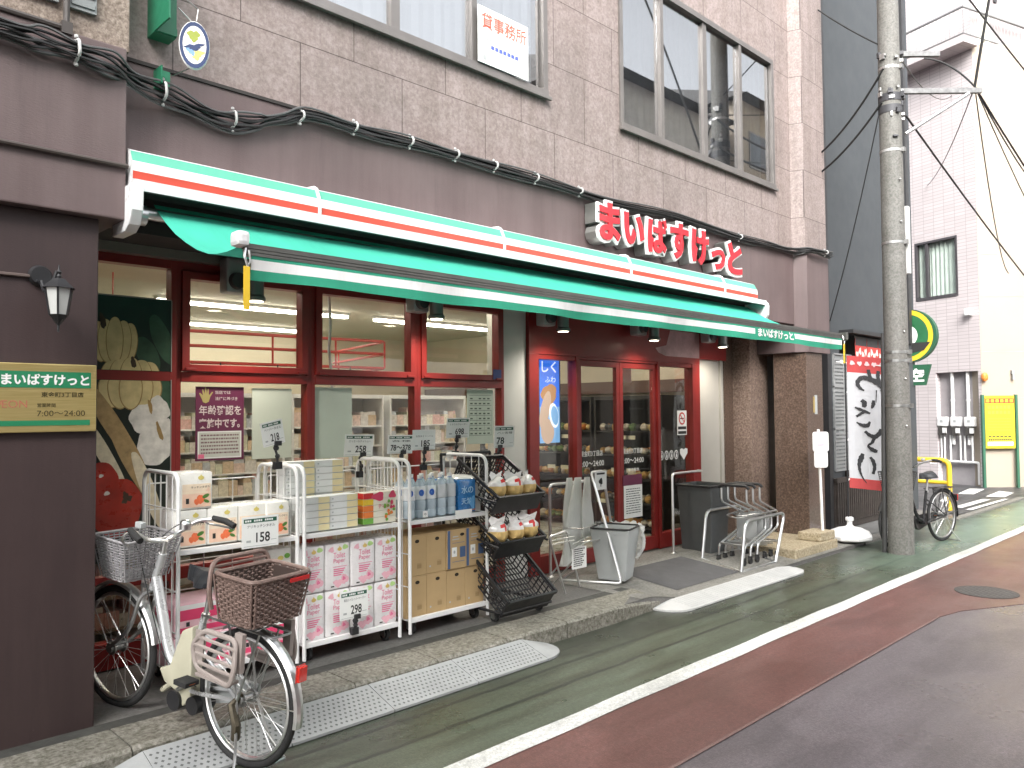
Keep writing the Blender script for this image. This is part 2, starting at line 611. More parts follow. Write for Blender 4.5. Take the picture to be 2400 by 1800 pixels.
struct("gutter", MB().box(-4, 5.7, 4.285, 4.40, .0, .122), mat("gutter_dark_concrete", (.05, .05, .045), .6, 0, .3, 9, .3, 90))

# ============================================================ SHOP BUILDING
M_gr = granite("upper_granite", (.29, .243, .231), (.225, .186, .175), (.355, .308, .295), joint=(.3, .27, .26), row=.6, wid=.817, zoff=.187, xoff=1.775, rough=.6)
M_gr2 = granite("pier_granite_tan", (.27, .22, .18), (.14, .11, .085), (.43, .375, .32), rough=.6)
M_grd = granite("pier_granite_brown", (.115, .08, .062), (.06, .04, .03), (.2, .145, .115), rough=.3, coat=.3, streak=False)
M_grl = granite("column_granite_mid", (.24, .18, .15), (.13, .09, .07), (.38, .3, .25), rough=.35, coat=.2, streak=False)
def fascia_mat(c0=(.125, .09, .088), c1=(.15, .112, .11), nm="mauve_fascia_paint"):
    m, n, p = nodes(nm)
    vec = coord(n)
    mp = coord(n, scale=(2, 2, .18))
    c = ramp(n, noise(n, mp, 3, 6, .65), [(.35, c0), (.65, c1)])
    c = mixc(n, 1.0, c, ramp(n, noise(n, vec, 1.2, 6), [(.35, (.85, .84, .84)), (.65, (1.08, 1.07, 1.07))]), 'MULTIPLY')
    st2 = noise(n, coord(n, scale=(6, 6, .5)), 1.6, 7, .75)
    c = mixc(n, ramp(n, st2, [(.55, 0.0), (.75, .45)]), c, [q_ * .62 for q_ in c0])
    sp = noise(n, vec, 26, 3, .9)
    c = mixc(n, ramp(n, sp, [(.74, 0.0), (.78, .5)]), c, [q_ * 2.3 for q_ in c1])
    lk(n, c, p.inputs["Base Color"])
    p.inputs["Roughness"].default_value = .5
    bumpn(n, p, noise(n, coord(n, scale=(1, 1, 5)), 50, 5), .35, .003)
    return m
M_fas = fascia_mat()
M_soff = mat("dark_soffit", (.04, .035, .033), .8, 0, .15)
M_silver = mat("silver_band", (.4, .37, .33), .35, .7, .1, 3)
M_panel = mat("grey_panel_paint", (.62, .61, .58), .5, 0, .06, 2)
M_winframe = mat("bronze_window_frame", (.2, .185, .175), .4, .5, .12, 5)
G_up = glass("upstairs_glass", (.8, .82, .84), .34, .0)
G_shop = glass("shop_glass", (.95, .96, .93), .05, .0)
G_door = glass("door_glass", (.92, .93, .9), .06, .0)
bld = thing("shop_building", "shop building in pinkish granite over a mauve painted fascia and red framed shopfront", "building", (1.5, 5.3, .1))
wl = MB()
wl.box(1.45, 9.47, 4.55, 4.8, 3.66, 4.39)
wl.box(1.45, 9.47, 4.55, 4.8, 6.2, 9.6)
wl.box(1.45, 1.9, 4.55, 4.8, 4.39, 6.2)
wl.box(4.94, 5.96, 4.55, 4.8, 4.39, 6.2)
wl.box(9.04, 9.47, 4.55, 4.8, 4.39, 6.2)
wl.box(5.96, 9.04, 4.55, 4.8, 6.0, 6.2)
wl.prism([(9.47, 4.551), (9.53, 4.40), (10.14, 4.40), (10.14, 5.5), (9.47, 5.5)], 'z', 3.70, 9.6)
wl.build("wall", M_gr, bld)
MB().box(-4, 1.47, 4.37, 4.9, 3.63, 9.6).build("corner_pier", M_gr2, bld, bevel=.006)
fb = MB()
fb.box(1.45, 9.47, 4.535, 4.8, 2.77, 3.66)
fb.prism([(9.47, 4.536), (9.53, 4.385), (10.15, 4.385), (10.15, 5.5), (9.47, 5.5)], 'z', 2.42, 3.70)
fb.build("fascia", M_fas, bld)
MB().box(1.45, 9.45, 4.525, 4.56, 3.655, 3.675).build("fascia_flashing", M_soff, bld)
MB().box(-4, 1.445, 4.33, 4.9, 2.72, 3.63).build("fascia_pier", M_fas, bld, bevel=.008)
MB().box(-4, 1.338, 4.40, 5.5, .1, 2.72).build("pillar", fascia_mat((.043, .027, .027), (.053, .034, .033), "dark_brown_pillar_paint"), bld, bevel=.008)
MB().box(9.53, 9.985, 4.42, 4.86, .03, 2.42).build("granite_pier", M_grd, bld, bevel=.006)
MB().box(9.28, 9.74, 5.05, 5.45, .1, 2.78).build("granite_column", M_grl, bld, bevel=.005)
MB().box(9.74, 9.99, 5.07, 5.3, .1, 2.3).box(9.74, 9.99, 5.09, 5.3, 2.3, 2.78).build("side_door_jamb", M_alu, bld)
MB().box(9.06, 9.28, 5.3, 5.5, .1, 2.78).box(9.99, 10.14, 4.86, 5.5, .1, 2.42).build("entrance_wall", M_grd, bld)
MB().box(1.3, 10.1, 4.56, 5.27, 2.78, 2.84).build("soffit", M_soff, bld)
MB().box(1.3, 5.1, 5.2, 5.34, 2.722, 2.78).build("head_band", M_silver, bld)
MB().box(-4, 10.14, 5.6, 12, 3.1, 9.6).box(-4, 10.14, 4.9, 5.6, 9.3, 9.6).build("upper_storeys", M_gr2, bld)
# upstairs windows
M_blind = mat("white_curtain", (.72, .73, .74), .8, 0, .05, 3)
def upwin(x0, x1, z0, z1, mull, lab):
    f = MB()
    y0, y1 = 4.53, 4.62
    f.box(x0, x1, y0 - .012, y1, z0, z0 + .06)
    f.box(x0, x1, y0, y1, z1 - .06, z1)
    f.box(x0, x0 + .05, y0, y1, z0 + .06, z1 - .06)
    f.box(x1 - .05, x1, y0, y1, z0 + .06, z1 - .06)
    for i, mxx in enumerate(mull):
        wd = .028 if i % 2 == 0 else .04
        f.box(mxx - wd, mxx + wd, y0 + .008 + .012 * (i % 2), y1 - .01, z0 + .06, z1 - .06)
    f.box(x0 - .02, x1 + .02, 4.50, 4.53, z0 - .02, z0 + .008)
    wo = f.build("window", M_winframe, bld, bevel=.003)
    if lab: wo['label'] = lab
    edges = [x0 + .04] + list(mull) + [x1 - .04]
    for a, b in zip(edges, edges[1:]):
        MB().box(a + .03, b - .03, 4.578, 4.584, z0 + .05, z1 - .05).build("pane", G_up, wo)
    c = MB()
    nn = int((x1 - x0) / .055)
    pts = []
    for i in range(nn + 1):
        x = x0 + .03 + (x1 - x0 - .06) * i / nn
        pts.append((x, 4.70 + .007 * (1 if i % 2 else -1) + .006 * sin(i * 1.7)))
    for a, b in zip(pts, pts[1:]):
        c.add([(a[0], a[1], z0), (b[0], b[1], z0), (b[0], b[1], z1), (a[0], a[1], z1)], [(0, 1, 2, 3)])
    c.build("curtain", M_blind, wo)
    return wo
w1 = upwin(1.9, 4.94, 4.39, 6.2, [2.6, 3.345, 4.10], "bronze framed sliding window with white curtains above the awning")
w2 = upwin(5.96, 9.04, 4.39, 6.0, [6.67, 7.50, 8.25], "four pane bronze window beside the corner")
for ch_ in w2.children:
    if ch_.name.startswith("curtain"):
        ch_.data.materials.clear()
        ch_.data.materials.append(mat("dark_interior_curtain", (.16, .165, .17), .8, 0, .05, 3))  # dark interior painted into the curtain colour so the sky reflection shows
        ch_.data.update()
# shopfront bays
def bay(x0, x1, sash):
    f = MB()
    y0, y1 = 5.27, 5.36
    s = .033
    f.box(x0, x0 + s, y0, y1, .13, 2.722)
    f.box(x1 - s, x1, y0, y1, .13, 2.722)
    for z0, z1, dy in ((2.665, 2.722, .0), (1.92, 1.985, -.004), (.62, .70, 0), (.13, .29, -.006)):
        f.box(x0 + s, x1 - s, y0 + dy, y1, z0, z1)
    if sash:
        a, b = x0 + s, x1 - s
        f.box(a, a + .05, y0 - .02, y1 - .02, 1.99, 2.66)
        f.box(b - .05, b, y0 - .02, y1 - .02, 1.99, 2.66)
        f.box(a + .05, b - .05, y0 - .02, y1 - .02, 2.61, 2.66)
        f.box(a + .05, b - .05, y0 - .02, y1 - .02, 1.99, 2.038)
        f.box(a + .02, a + .09, y0 - .035, y0 - .02, 1.995, 2.012)
        f.box(b - .09, b - .02, y0 - .035, y0 - .02, 1.995, 2.012)
    o = f.build("window", M_redpaint, bld, bevel=.003)
    for z0, z1 in ((1.985, 2.665), (.70, 1.92), (.29, .62)):
        MB().box(x0 + s, x1 - s, 5.31, 5.316, z0, z1).build("pane", G_shop, o)
    return o
for a, b, c in ((1.338, 2.082, 0), (2.082, 3.086, 1), (3.086, 4.09, 1), (4.09, 5.10, 1)):
    bay(a, b, c)
MB().box(5.103, 5.425, 5.30, 5.42, .13, 2.78).build("wall_panel", M_panel, bld)
MB().box(8.435, 8.93, 5.30, 5.42, .1, 2.33).box(8.93, 8.96, 5.27, 5.42, .1, 2.33).box(8.96, 9.06, 5.31, 5.42, .1, 2.33).build("wall_panel", mat("beige_panel_paint", (.46, .44, .4), .45, 0, .06, 2), bld)
hd = MB().box(5.43, 8.432, 5.26, 5.40, 2.262, 2.78).box(8.432, 9.06, 5.262, 5.42, 2.33, 2.78)
hd.build("door_header", M_redpaint, bld)
hp = MB()
hp.add([(7.5, 5.256, 2.42), (7.56, 5.256, 2.37), (7.7, 5.256, 2.335), (8.42, 5.256, 2.335), (8.42, 5.256, 2.64), (7.8, 5.256, 2.64), (7.72, 5.256, 2.46)], [(0, 1, 2, 3, 4, 5, 6)])
hp.build("pinkish_header_patch", mat("pinkish_patch", (.42, .25, .26), .5, 0, .25, 6), bld)  # pinkish patch laid on the right part of the door header
df = MB()
for a, b in ((5.43, 5.56), (6.115, 6.165), (7.545, 7.59), (8.27, 8.43)):
    df.box(a, b, 5.26, 5.38, .13, 2.262)
df.box(5.56, 6.115, 5.27, 5.37, 2.215, 2.262).box(7.59, 8.27, 5.27, 5.37, 2.215, 2.262).box(6.165, 7.545, 5.27, 5.37, 2.235, 2.262)
df.box(5.56, 6.115, 5.27, 5.37, .13, .3).box(7.59, 8.27, 5.27, 5.37, .13, .3)
dfo = df.build("door_frame", M_redpaint, bld, bevel=.003)
MB().box(5.56, 6.115, 5.31, 5.316, .3, 2.215).build("side_pane", G_door, dfo)
MB().box(7.59, 8.27, 5.31, 5.316, .3, 2.215).build("side_pane", G_door, dfo)
dec = MB()
for i in range(4):
    cx = 7.66 + i * .1
    dec.el(cx, 1.18, .042, .055, 5.304, 0, n=18).el(cx, 1.18, .03, .042, 5.302, 1, n=18).el(cx, 1.17, .014, .026, 5.300, 0, n=8).el(cx, 1.205, .01, .01, 5.300, 0, n=8)
dec.add([(8.12, 5.304, 1.11), (8.2, 5.304, 1.19), (8.2, 5.304, 1.24), (8.16, 5.304, 1.25), (8.12, 5.304, 1.235), (8.08, 5.304, 1.25), (8.04, 5.304, 1.24), (8.04, 5.304, 1.19)], [(0, 1, 2, 3, 4, 5, 6, 7)])
dec.build("pictogram_stickers", [M_paper, M_ink], dfo)
def door(x0, x1, lab, tx):
    f = MB()
    s = .055
    f.box(x0, x0 + s, 5.285, 5.335, .14, 2.232).box(x1 - s, x1, 5.285, 5.335, .14, 2.232)
    f.box(x0 + s, x1 - s, 5.285, 5.335, 2.17, 2.232).box(x0 + s, x1 - s, 5.285, 5.335, .14, .28)
    o = f.build("door", M_redpaint, bld, bevel=.003)
    o['label'] = lab
    MB().box(x0 + s, x1 - s, 5.306, 5.312, .28, 2.17).build("pane", G_door, o)
    t = MB()
    t.text("東金町3丁目店", tx, 1.23, .06, 5.303, 0, .01, .36)
    t.text("7:00～24:00", tx - .02, 1.125, .058, 5.303, 0, .01, .40)
    if tx > 6.7:
        t.text("年中無休", tx + .09, 1.03, .042, 5.303, 0, .01, .2)
        t.q(tx - .02, tx, 1.5, 1.505, 5.303, 0)
    t.build("lettering", M_paper, o)
    return o
door(6.165, 6.862, "left sliding door leaf", 6.22)
door(6.866, 7.545, "right sliding door leaf", 6.93)
# interior shell
M_ceil = mat("shop_ceiling", (.6, .54, .43), .8, 0, .04)
M_wall_in = mat("shop_inner_wall", (.62, .55, .42), .8, 0, .05)
MB().box(1.34, 9.0, 5.45, 12, 2.98, 3.05).build("ceiling", M_ceil, bld)
MB().box(1.34, 9.0, 5.42, 12, .04, .125).build("shop_floor", mat("shop_floor_tile", (.45, .42, .36), .3, 0, .06), bld)
MB().box(1.34, 9.0, 11.4, 11.5, .125, 2.98).box(1.2, 1.338, 5.5, 11.5, .125, 2.98).box(9.0, 9.06, 5.5, 11.5, .125, 2.98).build("inner_wall", M_wall_in, bld)
MB().box(1.66, 1.78, 6.0, 6.12, .125, 2.98).build("inner_column", mat("inner_column_paint", (.45, .43, .38), .6), bld)
MB().box(5.75, 6.05, 5.9, 6.2, .125, 2.98).build("inner_column", mat("inner_column_paint", (.45, .43, .38), .6), bld)

# ============================================================ INTERIOR THINGS
E_tube = emat("lit_tube", (1.0, .95, .86), 8.0)
E_spot = emat("lit_spot_lens", (1.0, .9, .7), 6.0)
M_redtube = mat("red_tube", (.5, .045, .035), .4, 0, .1)
def striplight(x0, x1, y0, y1, lab):
    cx, cy = (x0 + x1) / 2, (y0 + y1) / 2
    t = thing("ceiling_light", lab, "ceiling light", (cx, cy, 2.97), "strip lights on the shop ceiling")
    MB().box(x0, x1, y0, y1, 2.945, 2.98).build("housing", M_white, t)
    i = .02
    MB().box(x0 + i, x1 - i, y0 + i, y1 - i, 2.915, 2.945).build("tube", E_tube, t)
    return t
striplight(1.75, 4.55, 6.1, 6.22, "long lit strip light on the shop ceiling behind the left windows")
striplight(4.75, 7.2, 6.1, 6.22, "long lit strip light on the shop ceiling behind the right windows")
striplight(3.2, 5.6, 8.6, 8.72, "lit strip light deeper in the shop, seen low in the left window")
striplight(6.0, 8.6, 8.6, 8.72, "lit strip light deeper in the shop towards the right wall")
striplight(3.6, 6.4, 10.6, 10.72, "lit strip light near the back wall of the shop")
striplight(7.4, 8.9, 6.1, 6.22, "lit strip light just inside the sliding doors")
rf = MB()
for z in (2.5, 2.36, 2.2):
    rf.tube(rnd([(1.8, 7.6, z), (5.2, 7.3, z), (5.6, 9.0, z)], .05), .016, 6)
for x, y in ((1.9, 7.59), (2.9, 7.5), (3.9, 7.41), (4.6, 7.35), (5.2, 7.3), (5.55, 8.8)):
    rf.tube([(x, y, 2.2), (x, y, 2.5)], .012, 6)
for x in (2.4, 4.3):
    rf.tube([(x, 7.5, 2.5), (x, 7.5, 2.98)], .006, 6)
tag(rf.build("hanging_rail_frame", M_redtube), "red tube rail frame hanging from the shop ceiling", "rail")
for i, (x, y, z, lab) in enumerate(((2.72, 7.45, 2.13, "under the left end of the red rail"), (3.35, 7.4, 2.13, "under the red rail, second from the left"), (3.95, 7.4, 2.13, "under the middle of the red rail"), (4.75, 7.3, 2.13, "under the right corner of the red rail"))):
    t = thing("spotlight", "small black spotlight clipped " + lab, "spotlight", (x, y, z), "spotlights on the red rail")
    MB().tube([(x, y, z + .07), (x, y, z)], .008, 6).cyl((x, y, z), (x + .03, y - .05, z - .08), .03, .038, 10).build("body", M_black, t)
    MB().ball((x + .032, y - .053, z - .085), .028, 8).build("lens", E_spot, t)
PROD = [mat("goods_%d" % i, c, .6, 0, .2, 30) for i, c in enumerate([(.72, .55, .48), (.75, .68, .55), (.68, .4, .36), (.7, .66, .62), (.6, .6, .45), (.78, .74, .66), (.66, .5, .34), (.55, .58, .62)])]
def shelf_unit(x0, x1, y0, y1, h, n, lab, frame, pal, back=True, soft=False):
    t = thing("store_shelf", lab, "shelf", ((x0 + x1) / 2, (y0 + y1) / 2, .125), "goods shelves inside the shop")
    f = MB()
    if back:
        f.box(x0, x1, y1 - .03, y1, .125, h)
    f.box(x0, x0 + .03, y0, y1 - .03, .125, h).box(x1 - .03, x1, y0, y1 - .03, .125, h)
    f.box(x0, x1, y0, y1 - .03, h, h + .05)
    zs = [.2 + (h - .3) * i / n for i in range(n)]
    for z in zs:
        f.box(x0 + .03, x1 - .03, y0 + .02, y1 - .03, z - .02, z)
    f.build("frame", frame, t)
    g = MB()
    for z in zs:
        x = x0 + .04
        while x < x1 - .16:
            wd = random.uniform(.05, .15)
            hh = random.uniform(.1, (h - .3) / n - .06)
            if soft:
                for yy_ in (.1, .22):
                    g.ball((x + wd / 2, y0 + yy_, z + .045), (wd * .52, .06, random.uniform(.04, .06)), 8, random.randrange(len(pal)))
            else:
                hh = random.choice((.62, .62, .8, .5)) * ((h - .3) / n - .04)
                g.box(x, x + wd - .004, y0 + .04, y0 + .3, z, z + hh, random.randrange(len(pal)))
                if random.random() < .4: g.box(x + .004, x + wd - .01, y0 + .05, y0 + .26, z + hh + .001, z + hh * 1.35, random.randrange(len(pal)))
            x += wd
    tag(g.build("goods", pal, t), kind="stuff")
    return t
for x_, lab in ((2.0, "cream shelf of packed goods at the left of the shop, behind the purple poster"), (3.5, "cream shelf of packed goods behind the middle window"), (5.0, "cream shelf of packed goods behind the right window"), (6.5, "cream shelf of packed goods farthest to the right, near the lit screen")):
    shelf_unit(x_, x_ + 1.4, 9.0, 9.5, 1.9, 6, lab, M_white, PROD)
shelf_unit(1.7, 3.1, 5.95, 6.3, .75, 2, "low shelf just inside the leftmost window bays", mat("shelf_wood", (.3, .25, .18), .6), PROD[:4])
shelf_unit(3.3, 4.95, 5.95, 6.3, .95, 2, "low wooden shelf just inside the right window bay", mat("shelf_wood", (.3, .25, .18), .6), PROD[:3])
emat_card = mat("shelf_label_card", (.8, .75, .55), .6)
M_dkshelf = mat("dark_shelf", (.03, .027, .025), .5)
FOOD = [mat("bread_%d" % i, c, .6, 0, .2, 30) for i, c in enumerate([(.6, .35, .1), (.7, .5, .2), (.65, .22, .04), (.7, .62, .5), (.1, .1, .09), (.12, .2, .05)])]
for i, (yc, lab) in enumerate(((6.3, "nearest the shopfront"), (7.45, "in the middle of the right wall"), (8.6, "deepest inside the shop"))):
    t = shelf_unit(-.55, .55, -.3, .3, 1.85, 5, "dark tiered bakery shelf on the right inner wall, " + lab, M_dkshelf, FOOD, soft=True)
    t.location = (8.62, yc, .125)
    t.rotation_euler[2] = -pi / 2
    for i_, z_ in enumerate((.55, .97, 1.4)):
        MB().box(-.5 + .25 * i_, -.36 + .25 * i_, -.315, -.305, z_ - .07, z_ - .02).box(.1 - .1 * i_, .24 - .1 * i_, -.315, -.305, z_ - .07, z_ - .02).build("price_label", emat_card, t)
tag(MB().box(8.93, 8.99, 5.5, 11.3, 1.95, 2.12).build("brown_wall_band", mat("brown_band", (.12, .06, .04), .5)), "brown band running above the bakery shelves", "wall band")
tag(MB().box(7.62, 7.9, 5.9, 5.905, 2.05, 2.28).build("paper_flag", M_paper), "small white sheet hanging inside above the right door leaf", "sheet")
# lit screen in the doorway
t = thing("display_screen", "lit blue advertising screen with a hand holding a snack inside the doorway", "screen", (5.96, 5.5, 1.37))
MB().box(5.8, 6.14, 5.5, 5.54, 1.35, 2.31).build("housing", M_black, t)
E_b = emat("screen_blue", (.03, .16, .8), .3); E_w = emat("screen_white", (.8, .87, 1.0), .3)
E_tn = emat("screen_tan", (.6, .28, .1), .16); E_lb = emat("screen_pale_blue", (.2, .45, .85), .22); E_sk = emat("screen_skin", (.7, .48, .38), .16)
sc = MB().q(5.82, 6.12, 1.38, 2.29, 5.498, 0).q(5.82, 6.12, 1.38, 1.75, 5.497, 3)
sc.text("しく", 5.85, 2.1, .12, 5.494, 1, .02, .22).text("ふわ", 5.9, 2.0, .06, 5.494, 1, .0, .16)
sc.el(5.96, 1.88, .12, .1, 5.495, 2, .3, 20, .08).el(5.9, 1.72, .07, .2, 5.4945, 4, -.3).el(6.03, 1.66, .07, .13, 5.493, 1, .2).el(6.04, 1.66, .055, .1, 5.492, 3, .2).el(5.93, 1.5, .1, .13, 5.4935, 4, .1)
sc.build("picture", [E_b, E_w, E_tn, E_lb, E_sk], t)

# ============================================================ AWNING
C_green = cloth("awning_green_cloth", (.05, .46, .33), .13)
C_green2 = cloth("valance_green_cloth", (.03, .34, .21), .15)
M_tealp = mat("teal_stripe", (.09, .4, .28), .35, 0, .04, 2, coat=.3)
M_redst = mat("red_stripe", (.6, .08, .05), .35, 0, .06, 2, coat=.3)
M_whst = mat("white_cover", (.76, .77, .77), .32, 0, .05, 2, coat=.3)
M_dkgr = mat("bar_grey", (.14, .14, .13), .4, .6, .12, 5)
aw = thing("awning", "long green retractable awning in a white cassette with green, white and red stripes", "awning", (4.8, 4.3, 2.9))
X0, X1 = 1.46, 8.06
prof = [(4.53, 3.10), (4.40, 3.112), (4.345, 3.105), (4.315, 3.09), (4.283, 3.03), (4.274, 2.975), (4.276, 2.934), (4.283, 2.926), (4.295, 2.91), (4.53, 2.905)]
mi = [0, 0, 0, 1, 0, 2, 0, 0, 0, 0]
cv = MB()
k = len(prof)
nx = 12
vv = [(X0 + (X1 - X0) * i / nx, p[0], p[1]) for i in range(nx + 1) for p in prof]
for i in range(nx):
    for j in range(k - 1):
        cv.add([vv[i * k + j], vv[(i + 1) * k + j], vv[(i + 1) * k + j + 1], vv[i * k + j + 1]], [(0, 3, 2, 1)], mi[j])
cv.add([(X0, p[0], p[1]) for p in prof], [tuple(range(k))])
cv.add([(X1, p[0], p[1]) for p in prof], [tuple(range(k))[::-1]])
cv.build("striped_cover", [M_whst, M_tealp, M_redst], aw, smooth=False)
for x in (2.56, 4.15, 5.74, 7.36):
    MB().tube([(x, p[0] - .006 if p[0] < 4.4 else p[0], p[1] + (.006 if p[1] > 3.05 else 0)) for p in prof[1:9]], .011, 6).build("cover_clip", M_whst, aw, smooth=True)
MB().box(1.47, 8.2, 4.245, 4.262, 2.868, 2.919).box(1.47, 8.2, 4.262, 4.53, 2.905, 2.919).build("cassette", M_whst, aw)
MB().box(1.5, 8.18, 4.50, 4.53, 2.70, 2.904).box(1.5, 8.18, 4.2625, 4.50, 2.896, 2.904).box(1.5, 8.18, 4.25, 4.26, 2.862, 2.867).build("cassette_inside", M_soff, aw)
for x0, x1 in ((1.44, 1.50), (8.18, 8.23)):
    MB().prism([(4.52, 2.90), (4.24, 2.90), (4.225, 2.86), (4.23, 2.76), (4.27, 2.69), (4.33, 2.66), (4.52, 2.66)], 'x', x0, x1).build("end_cap", M_whst, aw, bevel=.008)
MB().cyl((1.50, 4.40, 2.79), (8.18, 4.40, 2.79), .035).cyl((1.50, 4.38, 2.77), (1.56, 4.38, 2.77), .055).build("roller", M_alu, aw, smooth=True)
sag = [(4.42, 2.85), (4.36, 2.80), (4.24, 2.715), (4.12, 2.64), (3.99, 2.575), (3.85, 2.515), (3.72, 2.475), (3.62, 2.46), (3.52, 2.455), (3.44, 2.458), (3.385, 2.466)]
fa = MB()
nx = 60
for i in range(nx + 1):
    x = 1.62 + (8.1 - 1.62) * i / nx
    e = max(0, min(1, (x - 1.62) / 2.5))
    for j, (y, z) in enumerate(sag):
        t = j / (len(sag) - 1)
        lin = 2.85 + (2.466 - 2.85) * t
        zz = z * (1 - e * .25) + lin * e * .25 + (.008 * sin(x * 1.9) + .004 * sin(x * 6.3 + 3 * t) + .0025 * sin(x * 14 - 5 * t)) * sin(pi * t)
        fa.v.append((x, y, zz))
K = len(sag)
for i in range(nx):
    for j in range(K - 1):
        fa.f.append((i * K + j, (i + 1) * K + j, (i + 1) * K + j + 1, i * K + j + 1)); fa.m.append(0)
fa.build("canopy", C_green, aw, smooth=True)
MB().box(1.64, 8.14, 3.36, 3.41, 2.452, 2.474).box(1.64, 8.14, 3.355, 3.40, 2.436, 2.448).box(1.64, 8.14, 3.35, 3.40, 2.418, 2.432).box(1.64, 8.14, 3.37, 3.39, 2.432, 2.452).build("front_bar", [M_dkgr], aw)
MB().box(1.585, 1.645, 3.33, 3.42, 2.455, 2.525).build("bar_end_cap", M_whst, aw, bevel=.02)
MB().box(8.13, 8.16, 3.33, 3.42, 2.41, 2.49).build("bar_end_cap", M_dkgr, aw, bevel=.006)
# folding arms under the cloth
for a in (2.6, 6.9):
    s_ = 1 if a < 4 else -1
    MB().tube([(a, 4.42, 2.72), (a + .75 * s_, 3.95, 2.47)], .022, 8).ball((a + .75 * s_, 3.95, 2.47), .03, 8).tube([(a + .75 * s_, 3.95, 2.47), (a + .1 * s_, 3.40, 2.44)], .02, 8).build("folding_arm", M_whst, aw, smooth=True)
vl = MB()
rows = [2.42, 2.402, 2.355, 2.315, 2.306]
def vy(x, z):
    return 3.352 + (2.42 - z) * (.10 * sin(x * 5.1) + .07 * sin(x * 11.3 + 1) + .1 * sin(x * 1.7))
N = 150
def vcol(x, r):
    if r in (0,): return 0
    if r == 1:
        return 0 if 6.24 < x < 6.99 else 1
    return 0
for i in range(N):
    xa, xb = 1.66 + 6.39 * i / N, 1.66 + 6.39 * (i + 1) / N
    for r in range(4):
        za, zb = rows[r], rows[r + 1]
        wz = lambda z, x: z + (.004 * sin(x * 4) if z < 2.31 else 0)
        vl.add([(xa, vy(xa, zb), wz(zb, xa)), (xb, vy(xb, zb), wz(zb, xb)), (xb, vy(xb, za), wz(za, xb)), (xa, vy(xa, za), wz(za, xa))], [(0, 1, 2, 3)], vcol((xa + xb) / 2, r))
vl.build("valance", [C_green2, cloth("valance_white_cloth", (.84, .84, .83), .12)], aw, smooth=True)
MB().text("まいばすけっと", 6.30, 2.335, .078, 3.33, 0, .035, .64, f=lambda x, y, z: (x, vy(x, z) - .006, z)).build("valance_lettering", M_paper, aw)
for x in (1.635, 8.09):
    MB().tube(rnd([(x, 3.36, 2.45), (x - .01, 3.35, 2.41), (x + .005, 3.35, 2.37)], .01), .006, 6).tube([(x + .012, 3.35, 2.44), (x + .018, 3.35, 2.39), (x + .002, 3.35, 2.36)], .005, 6).build("hook", M_chrome, aw)
    MB().box(x - .014, x + .014, 3.345, 3.352, 2.17, 2.365).build("strap", M_yel, aw)

# ============================================================ RED LETTER SIGN
sg = thing("letter_sign", "raised red letters with white outlines on grey metal boxes above the awning", "shop sign", (6.6, 4.53, 3.2))
M_boxm = mat("letter_box_metal", (.36, .37, .35), .35, .8, .15, 6)
M_signred = mat("sign_red", (.62, .025, .04), .35, 0, .05, 3, coat=.3)
def solid(body, bold, x, z, h, wd, y0, y1):
    vs_, fs, W = glyph(body, bold)
    mb = MB()
    n = len(vs_)
    P = [(x + a * wd / W, z + b * h) for a, b in vs_]
    mb.v = [(p[0], y0, p[1]) for p in P] + [(p[0], y1, p[1]) for p in P]
    mb.f = [f for f in fs] + [tuple(n + i for i in f[::-1]) for f in fs]
    cnt = {}
    for f in fs:
        for a, b in zip(f, f[1:] + f[:1]):
            cnt[(a, b)] = 1
    for (a, b) in list(cnt):
        if (b, a) not in cnt:
            mb.f.append((b, a, n + a, n + b))
    mb.m = [0] * len(mb.f)
    return mb
chars = "まいばすけっと"
sizes = [(.34, .29), (.29, .30), (.34, .31), (.36, .31), (.36, .31), (.22, .26), (.34, .29)]
x = 5.42
for ch, (hh, wd) in zip(chars, sizes):
    z0 = 3.225 - .008 * chars.index(ch) + (.02 if ch == "い" else 0)
    lo = solid(ch, .085, x - .025, z0 - .025, hh + .05, wd + .05, 4.40, 4.52).build("letter", M_boxm, sg)
    solid(ch, .085, x - .025, z0 - .025, hh + .05, wd + .05, 4.375, 4.399).build("outline", M_wplast, lo)
    solid(ch, .038, x, z0, hh, wd, 4.360, 4.3745).build("face", M_signred, lo)
    x += wd + .066

# ============================================================ BRASS PLAQUE, LAMP, CABLES
def brass():
    m, n, p = nodes("brushed_brass")
    f = noise(n, coord(n, scale=(1, 1, 30)), 6, 5)
    lk(n, ramp(n, f, [(.3, (.52, .40, .15)), (.7, (.66, .53, .24))]), p.inputs["Base Color"])
    p.inputs["Metallic"].default_value = .75
    p.inputs["Roughness"].default_value = .42
    return m
pq = thing("shop_plaque", "brass plaque with a green header and opening hours on the mauve pillar", "sign", (1.1, 4.4, 1.62))
MB().box(.72, 1.325, 4.372, 4.399, 1.62, 1.957).build("plate", brass(), pq, bevel=.004)
M_plg = mat("plaque_green", (.02, .2, .09), .4, 0, .06)
MB().q(.74, 1.298, 1.838, 1.918, 4.3705, 0).q(.74, 1.295, 1.652, 1.678, 4.3705, 0).build("green_bands", M_plg, pq)
MB().text("まいばすけっと", .905, 1.85, .056, 4.3695, 0, .035, .385).build("header_lettering", M_paper, pq)
MB().text("東金町3丁目店", 1.075, 1.792, .026, 4.3705, 0, .02, .19).text("営業時間", 1.058, 1.742, .02, 4.3705, 0, .01, .08).text("7:00～24:00", 1.057, 1.698, .028, 4.3705, 0, .0, .215).build("small_lettering", mat("olive_ink", (.06, .045, .01), .6), pq)
MB().text("ÆON", .885, 1.74, .036, 4.3705, 0, .0, .13).build("maker_lettering", mat("copper_ink", (.5, .17, .1), .5), pq)

